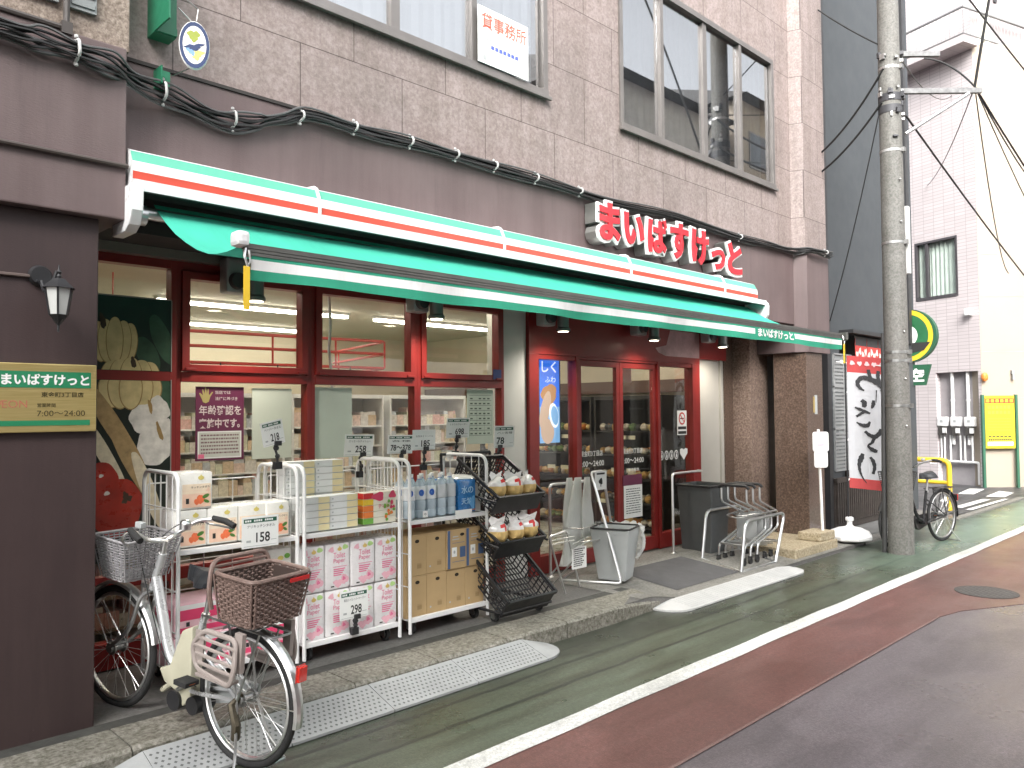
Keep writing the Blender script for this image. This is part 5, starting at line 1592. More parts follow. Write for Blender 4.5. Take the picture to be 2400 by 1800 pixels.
# ---------------- steps by the side entrance
M_step = granite("step_limestone", (.36, .31, .21), (.2, .16, .09), (.5, .45, .34), rough=.6, streak=False)
tag(MB().box(8.42, 9.52, 4.07, 5.05, .03, .14).build("stone_step", M_step, None, bevel=.012), "low yellowish stone step by the granite pier at the side entrance", "step")
tag(MB().box(9.12, 9.52, 4.10, 4.38, .142, .24).build("stone_block", M_step, None, bevel=.012), "small stone block standing on the yellowish step", "block")
sp = thing("sign_post", "white post with two small white plates on the stone block", "sign", (9.36, 4.2, .24))
MB().cyl((9.40, 4.2, .24), (9.34, 4.2, 1.46), .017, .017, 12).build("post", M_wplast, sp, smooth=True)
Mr = Matrix.Rotation(radians(-38), 3, 'Z')
def plate(z0, z1, hw, mb, yy=-.03):
    pts = rnd([(-hw, 0, z0), (hw, 0, z0), (hw, 0, z1), (-hw, 0, z1)], .035, 4, True)
    k_ = len(pts)
    vv = [V((9.355, 4.2, 0)) + Mr @ V((p.x, yy - .012, p.z)) for p in pts] + [V((9.355, 4.2, 0)) + Mr @ V((p.x, yy, p.z)) for p in pts]
    mb.add(vv, [tuple(range(k_)), tuple(range(k_, 2 * k_))[::-1]] + [(i, k_ + i, k_ + (i + 1) % k_, (i + 1) % k_) for i in range(k_)])
    return mb
pl_ = plate(1.19, 1.43, .1, MB()); pl_.build("upper_plate", M_wplast, sp)
plate(1.0, 1.2, .085, MB()).build("lower_plate", M_wplast, sp)
am = MB().tube([(-.05, 0, 1.31), (0, 0, 1.36), (.05, 0, 1.31)], .004, 4).q(-.04, .04, 1.26, 1.29, 0).q(-.06, .05, 1.165, 1.175, 0)
am.v = [tuple(V((9.355, 4.2, 0)) + Mr @ V((x, y * .2 - .0445, z))) for x, y, z in am.v]
am.build("red_mark", M_pinkl, sp)
wb = thing("banner_base", "white water-filled base holding the banner pole", "banner base", (10.0, 4.12, .03))
pr = [(.19, .03), (.235, .05), (.24, .09), (.21, .14), (.12, .185), (.05, .20), (.03, .22), (.03, .27), (.045, .275), (.045, .31), (.03, .32)]
wbm = MB().lathe([(r_q * 1.15, z_q) for r_q, z_q in pr], (0, 0, 0), 8).ball((-.13, -.08, .17), .035, 8)
wbm.build("body", M_wplast, wb, local=True, bevel=.006, smooth=True)
tag(MB().box(9.70, 9.735, 4.412, 4.419, 1.66, 1.86).box(9.737, 9.80, 4.410, 4.419, 1.64, 1.88, 1).build("wall_plate", [mat("plate_ochre", (.4, .3, .12), .4), M_ltgrey]), "small ochre and grey plate screwed on the front of the granite pier", "plate")
# ---------------- banner
bn2 = thing("grilled_chicken_banner", "tall white banner with red ends and brush lettering left of the utility pole", "banner", (10.03, 4.13, .3))
A_, B_ = V((10.05, 4.13, 0)), V((10.30, 3.74, 0))
dv = (B_ - A_)
BW = dv.length
du = dv.normalized()
nn_ = V((du.y, -du.x, 0))
if nn_.y > 0 or nn_.x > 0: nn_ = -nn_
def bf(s_, z, off=0):
    wv = .014 * sin(s_ * 9 + z * 3.1) + .01 * sin(z * 5)
    sl = -.10 * s_
    return tuple(A_ + du * (s_ * (1 + .03 * sin(z))) + nn_ * (wv + off) + V((0, 0, z + sl + .02)))
MB().tube([(9.99, 4.13, .3), (10.0, 4.13, 2.42)], .011, 8).build("pole", M_black, bn2, smooth=True)
MB().tube([bf(-.12, 2.27), bf(BW + .05, 2.26)], .008, 6).ball(bf(-.06, 2.27), .03, 8).build("cross_arm", M_wplast, bn2, smooth=True)
fl = MB()
NZ, NX = 40, 6
zt, zb_ = 2.36, .69
for i in range(NZ):
    for j in range(NX):
        z1_, z0_ = zt - (zt - zb_) * i / NZ, zt - (zt - zb_) * (i + 1) / NZ
        s0_, s1_ = BW * j / NX, BW * (j + 1) / NX
        zc = (z1_ + z0_) / 2
        fl.add([bf(s0_, z0_), bf(s1_, z0_), bf(s1_, z1_), bf(s0_, z1_)], [(0, 1, 2, 3)], 1 if (zc > 2.15 or zc < .80) else 0)
fl.build("cloth", [cloth("banner_white", (.74, .75, .78), .3), cloth("banner_red", (.65, .09, .09), .3)], bn2, smooth=True)
tx_ = MB()
def stroke(pts):          # (across, height, half width) along one brush stroke, smoothed
    P = spline([(p[0], p[1], p[2]) for p in pts], 5)
    L_, R__ = [], []
    for i, p in enumerate(P):
        d_ = (P[min(i + 1, len(P) - 1)] - P[max(i - 1, 0)])
        d_ = V((d_.x, d_.y, 0)).normalized()
        wv_ = max(.002, p.z) * (1 + .12 * sin(i * 1.9))
        L_.append((p.x - d_.y * wv_, p.y + d_.x * wv_))
        R__.append((p.x + d_.y * wv_, p.y - d_.x * wv_))
    for i in range(len(P) - 1):
        tx_.add([bf(q_[0], q_[1], .007 + .0004 * (len(tx_.f) % 5)) for q_ in (L_[i], L_[i + 1], R__[i + 1], R__[i])], [(0, 1, 2, 3)])
def bc(x, y, h_): return ((x - 345) / 270 * BW, 2.28 - (y - 240) / 915 * 1.60, h_ / 270 * BW)
for st_ in (
    ((455, 440, 5), (425, 420, 12), (412, 385, 14), (440, 350, 16), (490, 352, 18), (545, 375, 20), (578, 405, 18), (575, 438, 10)),
    ((488, 285, 11), (494, 320, 13), (500, 355, 12)), ((558, 290, 12), (552, 330, 13), (560, 380, 14)), ((538, 430, 4), (534, 480, 3), (530, 520, 3)),
    ((515, 505, 8), (512, 535, 13), (500, 565, 5)), ((435, 510, 12), (455, 530, 17), (448, 560, 12)), ((392, 565, 5), (430, 580, 11), (490, 602, 8)), ((400, 632, 8), (428, 610, 9), (462, 585, 10)),
    ((400, 672, 4), (430, 688, 11), (470, 690, 14), (487, 660, 6)),
    ((455, 732, 9), (485, 758, 13), (520, 765, 15), (548, 738, 14), (556, 706, 8)), ((515, 770, 13), (500, 810, 9), (475, 835, 7), (505, 862, 15), (535, 870, 10)),
    ((440, 895, 10), (428, 930, 18), (415, 970, 13), (418, 1020, 9), (435, 1065, 5), (462, 1105, 2)), ((488, 915, 8), (508, 945, 13), (516, 990, 11), (505, 1035, 9))):
    stroke([bc(*q_) for q_ in st_])
tx_.build("lettering", mat("brush_ink", (.03, .03, .033), .6), bn2)
tx_ = MB()
for i in range(5):
    t_ = MB().el(.06 + i * .085, 2.27, .028, .028, 0, 0, 0, 12, .2)
    tx_.add([bf(x, z, .008) for x, y, z in t_.v], t_.f)
tx_.build("ornament", mat("banner_pale", (.7, .5, .5), .6), bn2)
for z in (1.9, 1.3, .8):
    MB().tube([(9.99, 4.13, z), bf(0, z)], .009, 5).build("tie", M_wplast, bn2)

# ============================================================ UTILITY POLE
M_pole = granite("pole_concrete", (.17, .173, .162), (.12, .122, .113), (.225, .225, .212), rough=.7)
up = thing("utility_pole", "grey concrete utility pole with steel bands and brackets right of the banner", "utility pole", (9.78, 3.42, 0))
px_, py_ = 9.80, 3.44
MB().tube([(px_, py_, -.05), (px_, py_, 12)], [.142, .098], 28).build("shaft", M_pole, up, smooth=True)
for z in (2.35, 2.25, 1.72, 3.65, 4.75, 5.75):
    r = .142 - .044 * z / 12 + .004
    MB().tube([(px_, py_, z), (px_, py_, z + .03)], r, 24).box(px_ - .03, px_ + .03, py_ - r - .03, py_ - r + .01, z - .01, z + .04).build("band", M_dull, up, smooth=False)
bk = MB()
for z, L_ in ((5.95, .55), (5.5, 1.0), (5.12, .0)):
    if L_:
        bk.ob((px_ + L_ * .35, py_ - L_ * .35, z), (L_ * 1.2, .05, .06), Matrix.Rotation(radians(-45), 3, 'Z'))
bk.build("cross_arm", mat("weathered_steel", (.16, .16, .16), .5, .6, .3, 20), up)
MB().tube([(px_ + .02, py_ - .16, 4.95), (px_ + .62, py_ - .68, 5.45)], .022, 8).build("strut", M_alu, up, smooth=True)
random.seed(21)
FD = mat("fitting_dark", (.06, .06, .065), .5, .3)
for i in range(24):
    a = random.uniform(2.4, 5.5)
    z = random.choice([5.3, 5.42, 5.5, 5.2, 4.95, 5.9]) + random.uniform(-.05, .05)
    MB().ob((px_ + .13 * cos(a), py_ + .13 * sin(a), z), (random.uniform(.02, .06), random.uniform(.02, .07), random.uniform(.02, .07)), Matrix.Rotation(a, 3, 'Z')).build("fitting", FD if i % 2 else M_dull, up, bevel=.004)
for z in (5.36, 5.22):
    MB().tube([(px_, py_, z), (px_, py_, z + .09)], .13, 20).build("collar", FD, up, smooth=True)
MB().tube([(px_ - .05, py_ + .125, 2.6), (px_ - .055, py_ + .15, 1.2), (px_ - .05, py_ + .17, .0)], .03, 8).build("cable_cover", mat("pole_cover_dark", (.05, .05, .05), .5), up, smooth=True)
MB().box(px_ + .05, px_ + .12, py_ - .15, py_ - .1, 3.3, 4.1).build("number_plate", mat("plate_pale", (.6, .6, .58), .5), up)
for z in (3.9, 4.4, 2.6, 2.05, 1.5):
    MB().ball((px_ - .075, py_ - .12, z), .013, 8).build("step_bolt", M_dull, up)
M_wire = mat("wire_black", (.02, .02, .02), .5)
def wire(label, a, b, sag_, r=.012, grp="overhead wires around the utility pole"):
    a, b = V(a), V(b)
    pts = []
    for i in range(17):
        t_ = i / 16
        p = a.lerp(b, t_)
        p.z -= sag_ * 4 * t_ * (1 - t_)
        pts.append(p)
    tag(MB().tube(pts, r, 6).build("overhead_wire", M_wire, None, smooth=True), label, "wire", grp)
E_ = (px_ + .72, py_ - .72, 5.55)
wire("thick dark wire rising from the bracket tip over the pole top", E_, (px_ + .1, py_ - 1.5, 8.5), -.1, .016)
wire("wire slanting down to the right from the pole bracket", E_, (30, 3.2, 4.6), .6, .012)
wire("lower wire slanting right across the pale buildings", (px_ + .1, py_ - .14, 5.2), (30, 4.0, 2.4), .3, .012)
wire("thin wire falling from the bracket tip towards the cream wall", E_, (18.2, 4.2, 4.4), .5, .008)
wire("upper of the two cables from the pole to the corner of the shop", (px_ - .12, py_ + .02, 5.75), (10.16, 4.6, 5.0), .12, .014)
wire("lower of the two cables from the pole to the corner of the shop", (px_ - .12, py_ + .05, 5.35), (10.16, 4.62, 4.75), .1, .014)
wire("thin cable hanging down from the pole along the dark wall", (px_ - .1, py_ + .1, 5.2), (10.6, 4.57, 2.9), .1, .007)
wire("street wire running left high above the road", (px_, py_ - .2, 7.2), (-25, 3.0, 7.6), .5, .012)
wire("second street wire running left above the first", (px_, py_ - .3, 8.0), (-25, 2.6, 8.3), .5, .014)
wire("street wire running right high above the road", (px_, py_ - .2, 7.6), (45, 3.0, 7.6), .5, .012)
for k_, (a_, b_, s_, r_, lab_) in enumerate((
        (E_, (26, 8.5, 8.6), .5, .007, "thin wire running from the bracket tip up to the tiled building"),
        (E_, (24, 3.6, 6.4), .7, .009, "thin wire swinging right from the bracket tip, highest of the right ones"),
        (E_, (24, 3.4, 3.6), .5, .007, "thin wire dropping steeply right from the bracket tip"),
        ((px_ + .1, py_ - .1, 5.9), (20, 5.6, 9.0), .3, .008, "thin wire from the upper pole arm to the balcony"),
        ((px_ - .1, py_, 6.0), (10.2, 4.8, 7.4), .05, .009, "short wire rising from the upper arm to the shop roof"),
        ((px_ + .3, py_ - .3, 5.9), E_, -.08, .012, "short cable joining the upper pole arm to the bracket tip"))):
    wire(lab_, a_, b_, s_, r_)
jb = MB()
random.seed(4)
for i in range(10):
    pts = []
    for j in range(9):
        a = 2 * pi * j / 8
        pts.append((10.19 + .012 * i, 4.56 + .05 * cos(a) * (1 + .2 * sin(i)), 4.88 + .14 * sin(a) + .02 * sin(i * 2)))
    jb.tube(pts[:-1], .007, 5, closed=True)
tag(jb.build("cable_coil", M_wire), "black coil of spare cable fixed at the corner of the shop building", "cable coil")

# ============================================================ BICYCLES
def bicycle(name, label, loc, rz, ry, style):
    lady = style == 'lady'
    frame_m = mat("silver_frame_paint", (.62, .63, .64), .3, .5, .06, 8, coat=.5) if lady else mat("black_frame_paint", (.02, .02, .022), .3, 0, .1, 8, coat=.4)
    part_m = M_alu if lady else mat("dark_metal_part", (.08, .08, .08), .35, .7)
    b = thing(name, label, "bicycle", loc, None, rz, ry)
    R_ = .33
    rx, fx = .07, 1.10
    def wheel(x, hubr):
        w_ = MB().tube([(x + (R_ - .018) * cos(2 * pi * i / 48), 0, R_ + (R_ - .018) * sin(2 * pi * i / 48)) for i in range(48)], .019, 10, closed=True).build("wheel", M_rubber, b, smooth=True, local=True)
        MB().tube([(x + (R_ - .045) * cos(2 * pi * i / 48), 0, R_ + (R_ - .045) * sin(2 * pi * i / 48)) for i in range(48)], .011, 8, closed=True, flat=1.3).build("rim", M_chrome, w_, smooth=True, local=True)
        s = MB()
        for i in range(32):
            a = 2 * pi * i / 32 + .05
            a2 = a + (.45 if i % 4 < 2 else -.45)
            sd_ = .03 if i % 2 else -.03
            s.tube([(x + hubr * cos(a2), sd_, R_ + hubr * sin(a2)), (x + (R_ - .05) * cos(a), sd_ * .2, R_ + (R_ - .05) * sin(a))], .0013, 4)
        s.build("spokes", M_chrome, w_, local=True)
        MB().cyl((x, -.05, R_), (x, .05, R_), hubr * .75, None, 16).cyl((x, -.036, R_), (x, -.028, R_), hubr * 1.15, None, 16).cyl((x, .028, R_), (x, .036, R_), hubr * 1.15, None, 16).build("hub", M_dull, w_, smooth=True, local=True)
    wheel(rx, .03); wheel(fx, .035)
    # fenders
    def fender(x, a0, a1, nm_):
        m = MB()
        n = 22
        for i in range(n):
            t0, t1 = a0 + (a1 - a0) * i / n, a0 + (a1 - a0) * (i + 1) / n
            prof_ = [(-.028, .005), (-.02, .018), (0, .023), (.02, .018), (.028, .005)]
            for (ya, ra), (yb, rb) in zip(prof_, prof_[1:]):
                def P(t, y, r): return (x + (R_ + .006 + r) * cos(t), y, R_ + (R_ + .006 + r) * sin(t))
                m.add([P(t0, ya, ra), P(t1, ya, ra), P(t1, yb, rb), P(t0, yb, rb)], [(0, 1, 2, 3)])
        for sd_ in (-.045, .045):
            for t in (a1 - .25 if nm_ == 'r' else a0 + .35,):
                m.tube([(x, sd_, R_), (x + (R_ + .01) * cos(t), sd_ * .6, R_ + (R_ + .01) * sin(t))], .003, 5)
        return m.build("fender", M_chrome if lady else part_m, b, smooth=True, local=True)
    fender(rx, radians(60), radians(188), 'r'); fender(fx, radians(25), radians(165), 'f')
    # frame: low step tube sweeping from the head down to the bottom bracket
    hx0, hz0, hx1, hz1 = .83, .70, .77, .90
    bbx, bbz = .50, .27
    f = MB().tube([(hx0, 0, hz0), (hx1, 0, hz1)], .022, 14)
    f.tube(rnd([(.81, 0, .75), (.66, 0, .40), (.60, 0, .33), (bbx, 0, bbz + .02)], .1, 6), [.027] * 1 + [.027] * 14 + [.024], 14) if False else f.tube(rnd([(.81, 0, .77), (.67, 0, .42), (.61, 0, .335), (bbx, 0, bbz + .02)], .12, 6), .027 if lady else .02, 14)
    f.tube([(bbx, 0, bbz), (.41, 0, .66)], .017, 12)
    for sd_ in (-.055, .055):
        f.tube(rnd([(bbx - .02, sd_ * .5, bbz), (.38, sd_ * .8, bbz + .01), (rx, sd_, R_)], .05), .010, 8)
        f.tube(rnd([(.435, sd_ * .3, .55), (.36, sd_ * .8, .50), (rx, sd_, R_)], .05), .008, 8)
    f.cyl((bbx, -.04, bbz), (bbx, .04, bbz), .026, None, 14)
    f.build("frame", frame_m, b, smooth=True, local=True)
    fk = MB()
    for sd_ in (-.05, .05):
        fk.tube(rnd([(.84, 0, .69), (.86, sd_, .665), (.93, sd_, .47), (fx, sd_, R_)], .06), .011, 8)
    fk.build("fork", frame_m if not lady else M_alu, b, smooth=True, local=True)
    # handlebar: rises and sweeps back
    hb_ = MB().tube([(.775, 0, .88), (.755, 0, .97)], .014, 10)
    for s_ in (-1, 1):
        hb_.tube(rnd([(.765, 0, .965), (.80, .08 * s_, .975), (.76, .20 * s_, 1.055), (.66, .265 * s_, 1.065), (.60, .275 * s_, 1.05)], .06, 5), .0105, 8)
    hb_.build("handlebar", M_chrome, b, smooth=True, local=True)
    for s_ in (-1, 1):
        MB().tube([(.70, .245 * s_, 1.068), (.63, .272 * s_, 1.06), (.565, .28 * s_, 1.042)], [.016, .018, .016], 10).build("grip", M_rubber, b, smooth=True, local=True)
        MB().tube(rnd([(.735, .22 * s_, 1.05), (.75, .25 * s_, 1.03), (.68, .30 * s_, 1.02), (.61, .315 * s_, 1.015)], .03), .006, 6).build("brake_lever", M_alu, b, smooth=True, local=True)
    cb_ = MB()
    cb_.tube(rnd([(.74, -.22, 1.04), (.86, -.16, 1.03), (.90, -.04, .93), (.85, -.02, .72)], .08, 5), .003, 5)
    cb_.tube(rnd([(.74, .22, 1.04), (.88, .14, 1.02), (.90, .05, .9), (.84, .03, .70), (.66, .03, .37), (.4, .03, .3)], .08, 5), .003, 5)
    cb_.build("brake_cable", M_rubber, b, smooth=True, local=True)
    MB().ball((.735, -.10, 1.055), (.03, .03, .02), 12).cyl((.735, -.10, 1.02), (.735, -.10, 1.05), .03, .03, 16).build("bell", M_chrome, b, smooth=True, local=True)
    MB().ob((.745, .16, 1.075), (.05, .03, .03)).tube([(.745, .16, 1.04), (.745, .16, 1.07)], .006, 6).build("display_unit", M_ltgrey, b, local=True, bevel=.004)
    # saddle
    sdm = MB()
    n_, k_ = 12, 9
    ring = []
    for i in range(n_ + 1):
        t_ = i / n_
        x = .30 + .25 * t_
        wd = .085 * (1 - sstep(.25, .85, t_)) + .02
        if i == 0: wd *= .7
        if i == n_: wd *= .5
        zt_ = .865 + .025 * (1 - t_) ** 2 + .008 * t_
        ring.append([(x, wd * cos(pi * j / (k_ - 1)), zt_ - .015 + .03 * sin(pi * j / (k_ - 1)) - .045 * abs(cos(pi * j / (k_ - 1))) ** 3) for j in range(k_)])
    for i in range(n_):
        for j in range(k_ - 1):
            sdm.add([ring[i][j], ring[i + 1][j], ring[i + 1][j + 1], ring[i][j + 1]], [(3, 2, 1, 0)])
        sdm.add([ring[i][0], ring[i + 1][0], ring[i + 1][-1], ring[i][-1]], [(0, 1, 2, 3)])
    sdm.add(ring[0], [tuple(range(k_))[::-1]]); sdm.add(ring[-1], [tuple(range(k_))])
    sdm.tube([(.34, .03, .83), (.36, .03, .80), (.50, .02, .835)], .004, 5).tube([(.34, -.03, .83), (.36, -.03, .80), (.50, -.02, .835)], .004, 5)
    sdm.build("saddle", mat("saddle_black", (.02, .022, .025), .35, 0, .2, 10), b, smooth=True, local=True)
    MB().tube([(.41, 0, .62), (.375, 0, .83)], .0125, 10).cyl((.405, 0, .64), (.40, 0, .665), .02, None, 12).build("seat_post", M_chrome, b, smooth=True, local=True)
    # crank set
    ck = MB().lathe([(.09, -.004), (.092, 0), (.09, .004)], (bbx, -.05, bbz), 30, M=Matrix.Rotation(radians(90), 3, 'X'))
    ck.tube([(bbx, -.06, bbz), (bbx + .13, -.075, bbz - .09)], .011, 8).tube([(bbx, .06, bbz), (bbx - .13, .075, bbz + .09)], .011, 8)
    ck.build("crank", part_m, b, smooth=True, local=True)
    for x, y, z in ((bbx + .13, -.115, bbz - .09), (bbx - .13, .115, bbz + .09)):
        MB().box(x - .045, x + .045, y - .04, y + .04, z - .012, z + .012).box(x - .046, x + .046, y - .02, y + .02, z - .004, z + .004, 1).build("pedal", [M_rubber, M_orng], b, local=True, bevel=.003)
    MB().prism(rnd([(bbx + .1, 0, bbz + .08), (bbx + .12, 0, bbz - .03), (bbx, 0, bbz - .11), (rx + .02, 0, R_ - .05), (rx - .01, 0, R_ + .04)], .04, 4, True) and [(p.x, p.z) for p in rnd([(bbx + .1, 0, bbz + .08), (bbx + .12, 0, bbz - .03), (bbx, 0, bbz - .11), (rx + .02, 0, R_ - .05), (rx - .01, 0, R_ + .04)], .04, 4, True)], 'y', -.085, -.06).build("chain_case", part_m if not lady else M_ltgrey, b, local=True)
    # carrier and stand
    cr_ = MB().tube(rnd([(.36, -.06, .68), (-.14, -.06, .68), (-.14, .06, .68), (.36, .06, .68)], .03), .006, 6)
    for x in (.0, .12, .24):
        cr_.tube([(x, -.06, .68), (x, .06, .68)], .005, 6)
    for s_ in (-1, 1):
        cr_.tube([(rx, .06 * s_, R_), (-.05, .06 * s_, .68)], .006, 6).tube([(rx, .06 * s_, R_), (.16, .06 * s_, .68)], .006, 6)
    cr_.build("carrier", M_alu if lady else part_m, b, smooth=True, local=True)
    st = MB()
    for s_ in (-1, 1):
        st.tube(rnd([(rx, .06 * s_, R_), (rx - .06, .10 * s_, .12), (rx - .12, .16 * s_, .012)], .05), .007, 6)
    st.tube([(rx - .12, -.16, .012), (rx - .12, .16, .012)], .007, 6)
    st.build("kickstand", M_chrome, b, smooth=True, local=True)
    MB().box(-.285, -.27, -.025, .025, .50, .57).box(-.27, -.262, -.028, .028, .495, .575, 1).build("rear_reflector", [mat("reflector_red", (.6, .02, .01), .15, coat=.8), part_m], b, local=True, bevel=.003)
    def wicker(nm_, m, x0, x1, y0, y1, z0, z1, tx, ty, rows__, wires, r, rimh=0, dip=0.0):
        mb = MB()
        def corner(t_):
            ex, ey = tx * t_, ty * t_
            return x0 - ex, x1 + ex, y0 - ey, y1 + ey
        for i in range(rows__ + 1):
            t_ = i / rows__
            z = z0 + (z1 - z0) * t_
            a, b2, c_, d_ = corner(t_)
            loop = rnd([(a, c_, z), (b2, c_, z), (b2, d_, z), (a, d_, z)], .035, 3, True)
            # subdivide for the weave
            pts = []
            for p, q_ in zip(loop, loop[1:] + loop[:1]):
                L_ = (q_ - p).length
                n2 = max(1, int(L_ / .022))
                for j in range(n2):
                    pts.append(p.lerp(q_, j / n2))
            cx_, cy_ = (a + b2) / 2, (c_ + d_) / 2
            out_ = []
            for j, p in enumerate(pts):
                dx, dy = p.x - cx_, p.y - cy_
                L_ = sqrt(dx * dx + dy * dy)
                o_ = r * .8 * (1 if (j + i) % 2 else -1)
                zz = p.z - (dip * t_ * max(0, (p.x - x1 + .12)) if dip else 0)
                out_.append((p.x + dx / L_ * o_, p.y + dy / L_ * o_, zz))
            mb.tube(out_, r, 5, closed=True, flat=.8)
        for i in range(wires):
            t_ = i / wires
            a0, b0, c0_, d0_ = corner(0); a1_, b1_, c1_, d1_ = corner(1)
            per0 = rnd([(a0, c0_, z0), (b0, c0_, z0), (b0, d0_, z0), (a0, d0_, z0)], .001, 1, True)
            def at_(a, b2, c_, d_, z):
                P = [V((a, c_, z)), V((b2, c_, z)), V((b2, d_, z)), V((a, d_, z))]
                Ls = [(P[(k + 1) % 4] - P[k]).length for k in range(4)]
                s_ = t_ * sum(Ls)
                for k in range(4):
                    if s_ <= Ls[k]: return P[k].lerp(P[(k + 1) % 4], s_ / Ls[k])
                    s_ -= Ls[k]
                return P[0]
            mb.tube([at_(a0, b0, c0_, d0_, z0), at_(a1_, b1_, c1_, d1_, z1)], r * .9, 5)
        for i in range(1, 8):
            x = x0 + (x1 - x0) * i / 8
            mb.tube([(x, y0, z0), (x, y1, z0)], r, 5)
        o = mb.build(nm_, m, b, smooth=True, local=True)
        a, b2, c_, d_ = corner(1.03)
        MB().tube(rnd([(a, c_, z1 + .006), (b2, c_, z1 + .006), (b2, d_, z1 + .006), (a, d_, z1 + .006)], .04, 4, True), r * 1.9, 8, closed=True).build("basket_rim", m, o, smooth=True, local=True)
        return o
    if lady:
        wm = mat("wicker_brown", (.19, .13, .11), .5, 0, .25, 40, .2, 100)
        o = wicker("rear_basket", wm, -.09, .13, -.15, .15, .735, .945, .022, .028, 17, 44, .0062)
        # woven walls are close to opaque
        MB().box(-.08, .12, -.14, .14, .728, .732).add([(x, y, z) for z, e_ in ((.74, 0), (.938, .022)) for x, y in ((-.085 - e_, -.145 - e_), (.125 + e_, -.145 - e_), (.125 + e_, .145 + e_), (-.085 - e_, .145 + e_))], [(0, 1, 5, 4), (1, 2, 6, 5), (2, 3, 7, 6), (3, 0, 4, 7)]).build("inner_lining", mat("wicker_dark", (.05, .032, .026), .7), o, local=True)
        MB().tube(rnd([(.17, -.18, .93), (.19, -.16, 1.0), (.19, .16, 1.0), (.165, .19, .86), (.15, .18, .78)], .05), .012, 8).tube([(.18, -.17, .97), (.18, .17, .97)], .008, 6).build("back_support", wm, o, smooth=True, local=True)
        MB().box(-.134, -.128, -.15, -.03, .922, .94).build("red_label", [M_redp], o, local=True)
        wicker("front_basket", mat("wicker_silver", (.36, .35, .36), .4, .2, .2, 40), .89, 1.09, -.13, .13, .745, .955, .045, .04, 15, 40, .004)
        MB().tube([(.86, 0, .70), (.92, 0, .705)], .012, 8).tube([(.90, -.08, .70), (.95, -.05, .40), (1.1, -.055, R_)], .004, 5).tube([(.90, .08, .70), (.95, .05, .40), (1.1, .055, R_)], .004, 5).build("basket_bracket", M_alu, b, smooth=True, local=True)
        MB().ball((.98, -.09, .44), (.035, .03, .03), 12).cyl((.98, -.09, .44), (1.015, -.09, .44), .03, .035, 14).build("headlamp", M_ltgrey, b, smooth=True, local=True)
        # beige footrests for a child seat
        fm_ = mat("footrest_beige", (.36, .31, .285), .5, 0, .08, 5)
        for s_ in (-1, 1):
            m = MB()
            m.tube(rnd([(-.02, .17 * s_, .67), (.20, .17 * s_, .67), (.28, .17 * s_, .58), (.24, .17 * s_, .48), (-.02, .19 * s_, .46), (-.04, .19 * s_, .54)], .04, 4, True), .013, 8, closed=True, flat=.8)
            for z in (.51, .55, .59, .63):
                m.tube([(-.03, .18 * s_, z), (.26 - abs(z - .58) * .5, .17 * s_, z)], .009, 6)
            m.box(.20, .26, .165 * s_ - .004, .165 * s_ + .004, .50, .66)
            m.box(-.05, .0, .15 * s_ - .012, .15 * s_ + .012, .52, .70)
            m.box(.0, .22, (.12 if s_ > 0 else -.19), (.19 if s_ > 0 else -.12), .455, .468)
            m.build("footrest", fm_, b, smooth=False, local=True, bevel=.0)
        # cream motor cover and battery box
        mc = mat("cream_plastic", (.52, .5, .38), .45, 0, .07, 6)
        MB().prism([(.42, .24), (.44, .60), (.52, .56), (.60, .36), (.68, .33), (.63, .27), (.55, .25), (.48, .18)], 'y', -.045, .045).build("motor_cover", mc, b, bevel=.014, smooth=True, local=True)
        MB().cyl((.53, -.075, .205), (.53, .06, .205), .05, .05, 18).cyl((.40, -.06, .21), (.40, .05, .21), .045, .045, 18).tube([(.62, -.05, .27), (.78, -.07, .16)], .012, 8).build("motor", M_black, b, smooth=True, local=True)
        MB().tube([(.62, -.05, .27), (.79, -.075, .15)], .016, 8).build("crank_arm_cover", mc, b, smooth=True, local=True)
        MB().tube([(rx, .02, R_ + .02), (rx + .02, .07, R_ - .02), (rx - .03, .08, R_ - .10), (rx - .02, .07, R_ - .17)], .022, 8).build("derailleur", mat("oily_metal", (.1, .085, .06), .5, .7, .3, 30), b, smooth=True, local=True)
    else:
        wicker("front_basket", mat("basket_dark", (.05, .05, .05), .5, .3), .90, 1.16, -.13, .13, .70, .92, .04, .03, 9, 30, .003)
    return b
bicycle("bicycle", "silver low step bicycle with a brown wicker rear basket parked beside the mauve pillar", (1.80, 3.615, 0), radians(105), -.10, 'lady')
bicycle("bicycle", "black bicycle parked behind the utility pole", (11.12, 3.36, .006), radians(168), 0, 'black')

# ============================================================ DARK HOUSE
dh = thing("dark_house", "tall charcoal rendered house with a slatted front beside the shop building", "building", (12, 5, 0))
M_dk = mat("charcoal_render", (.058, .065, .071), .7, 0, .06, 1.5, .1, 60)
M_dk2 = mat("charcoal_trim", (.03, .03, .032), .5, 0, .1)
M_slat = mat("dark_wood_slat", (.05, .04, .035), .6, 0, .25, 12)
MB().box(10.62, 13.93, 4.6, 14, 2.75, 12).box(10.62, 10.95, 4.6, 14, .05, 2.75).box(12.9, 13.93, 4.6, 14, .05, 2.75).box(10.95, 12.9, 4.75, 14, .05, 2.75).build("wall", M_dk, dh)
MB().box(10.52, 10.62, 4.58, 4.7, .05, 12).box(13.6, 13.72, 4.56, 4.6, 2.75, 12).build("corner_trim", M_dk2, dh)
lw = MB()
for z0_, z1_ in ((.85, 1.42), (1.44, 2.0), (2.02, 2.45)):
    for i in range(int((z1_ - z0_) / .05)):
        lw.box(10.72, 11.28, 4.575, 4.585, z0_ + i * .05, z0_ + i * .05 + .028)
    lw.box(10.70, 11.30, 4.57, 4.60, z1_, z1_ + .02)
for x in (10.70, 11.0, 11.28):
    lw.box(x, x + .02, 4.572, 4.598, .85, 2.46)
lwo = lw.build("lattice_window", mat("lattice_grey", (.3, .31, .31), .5), dh)
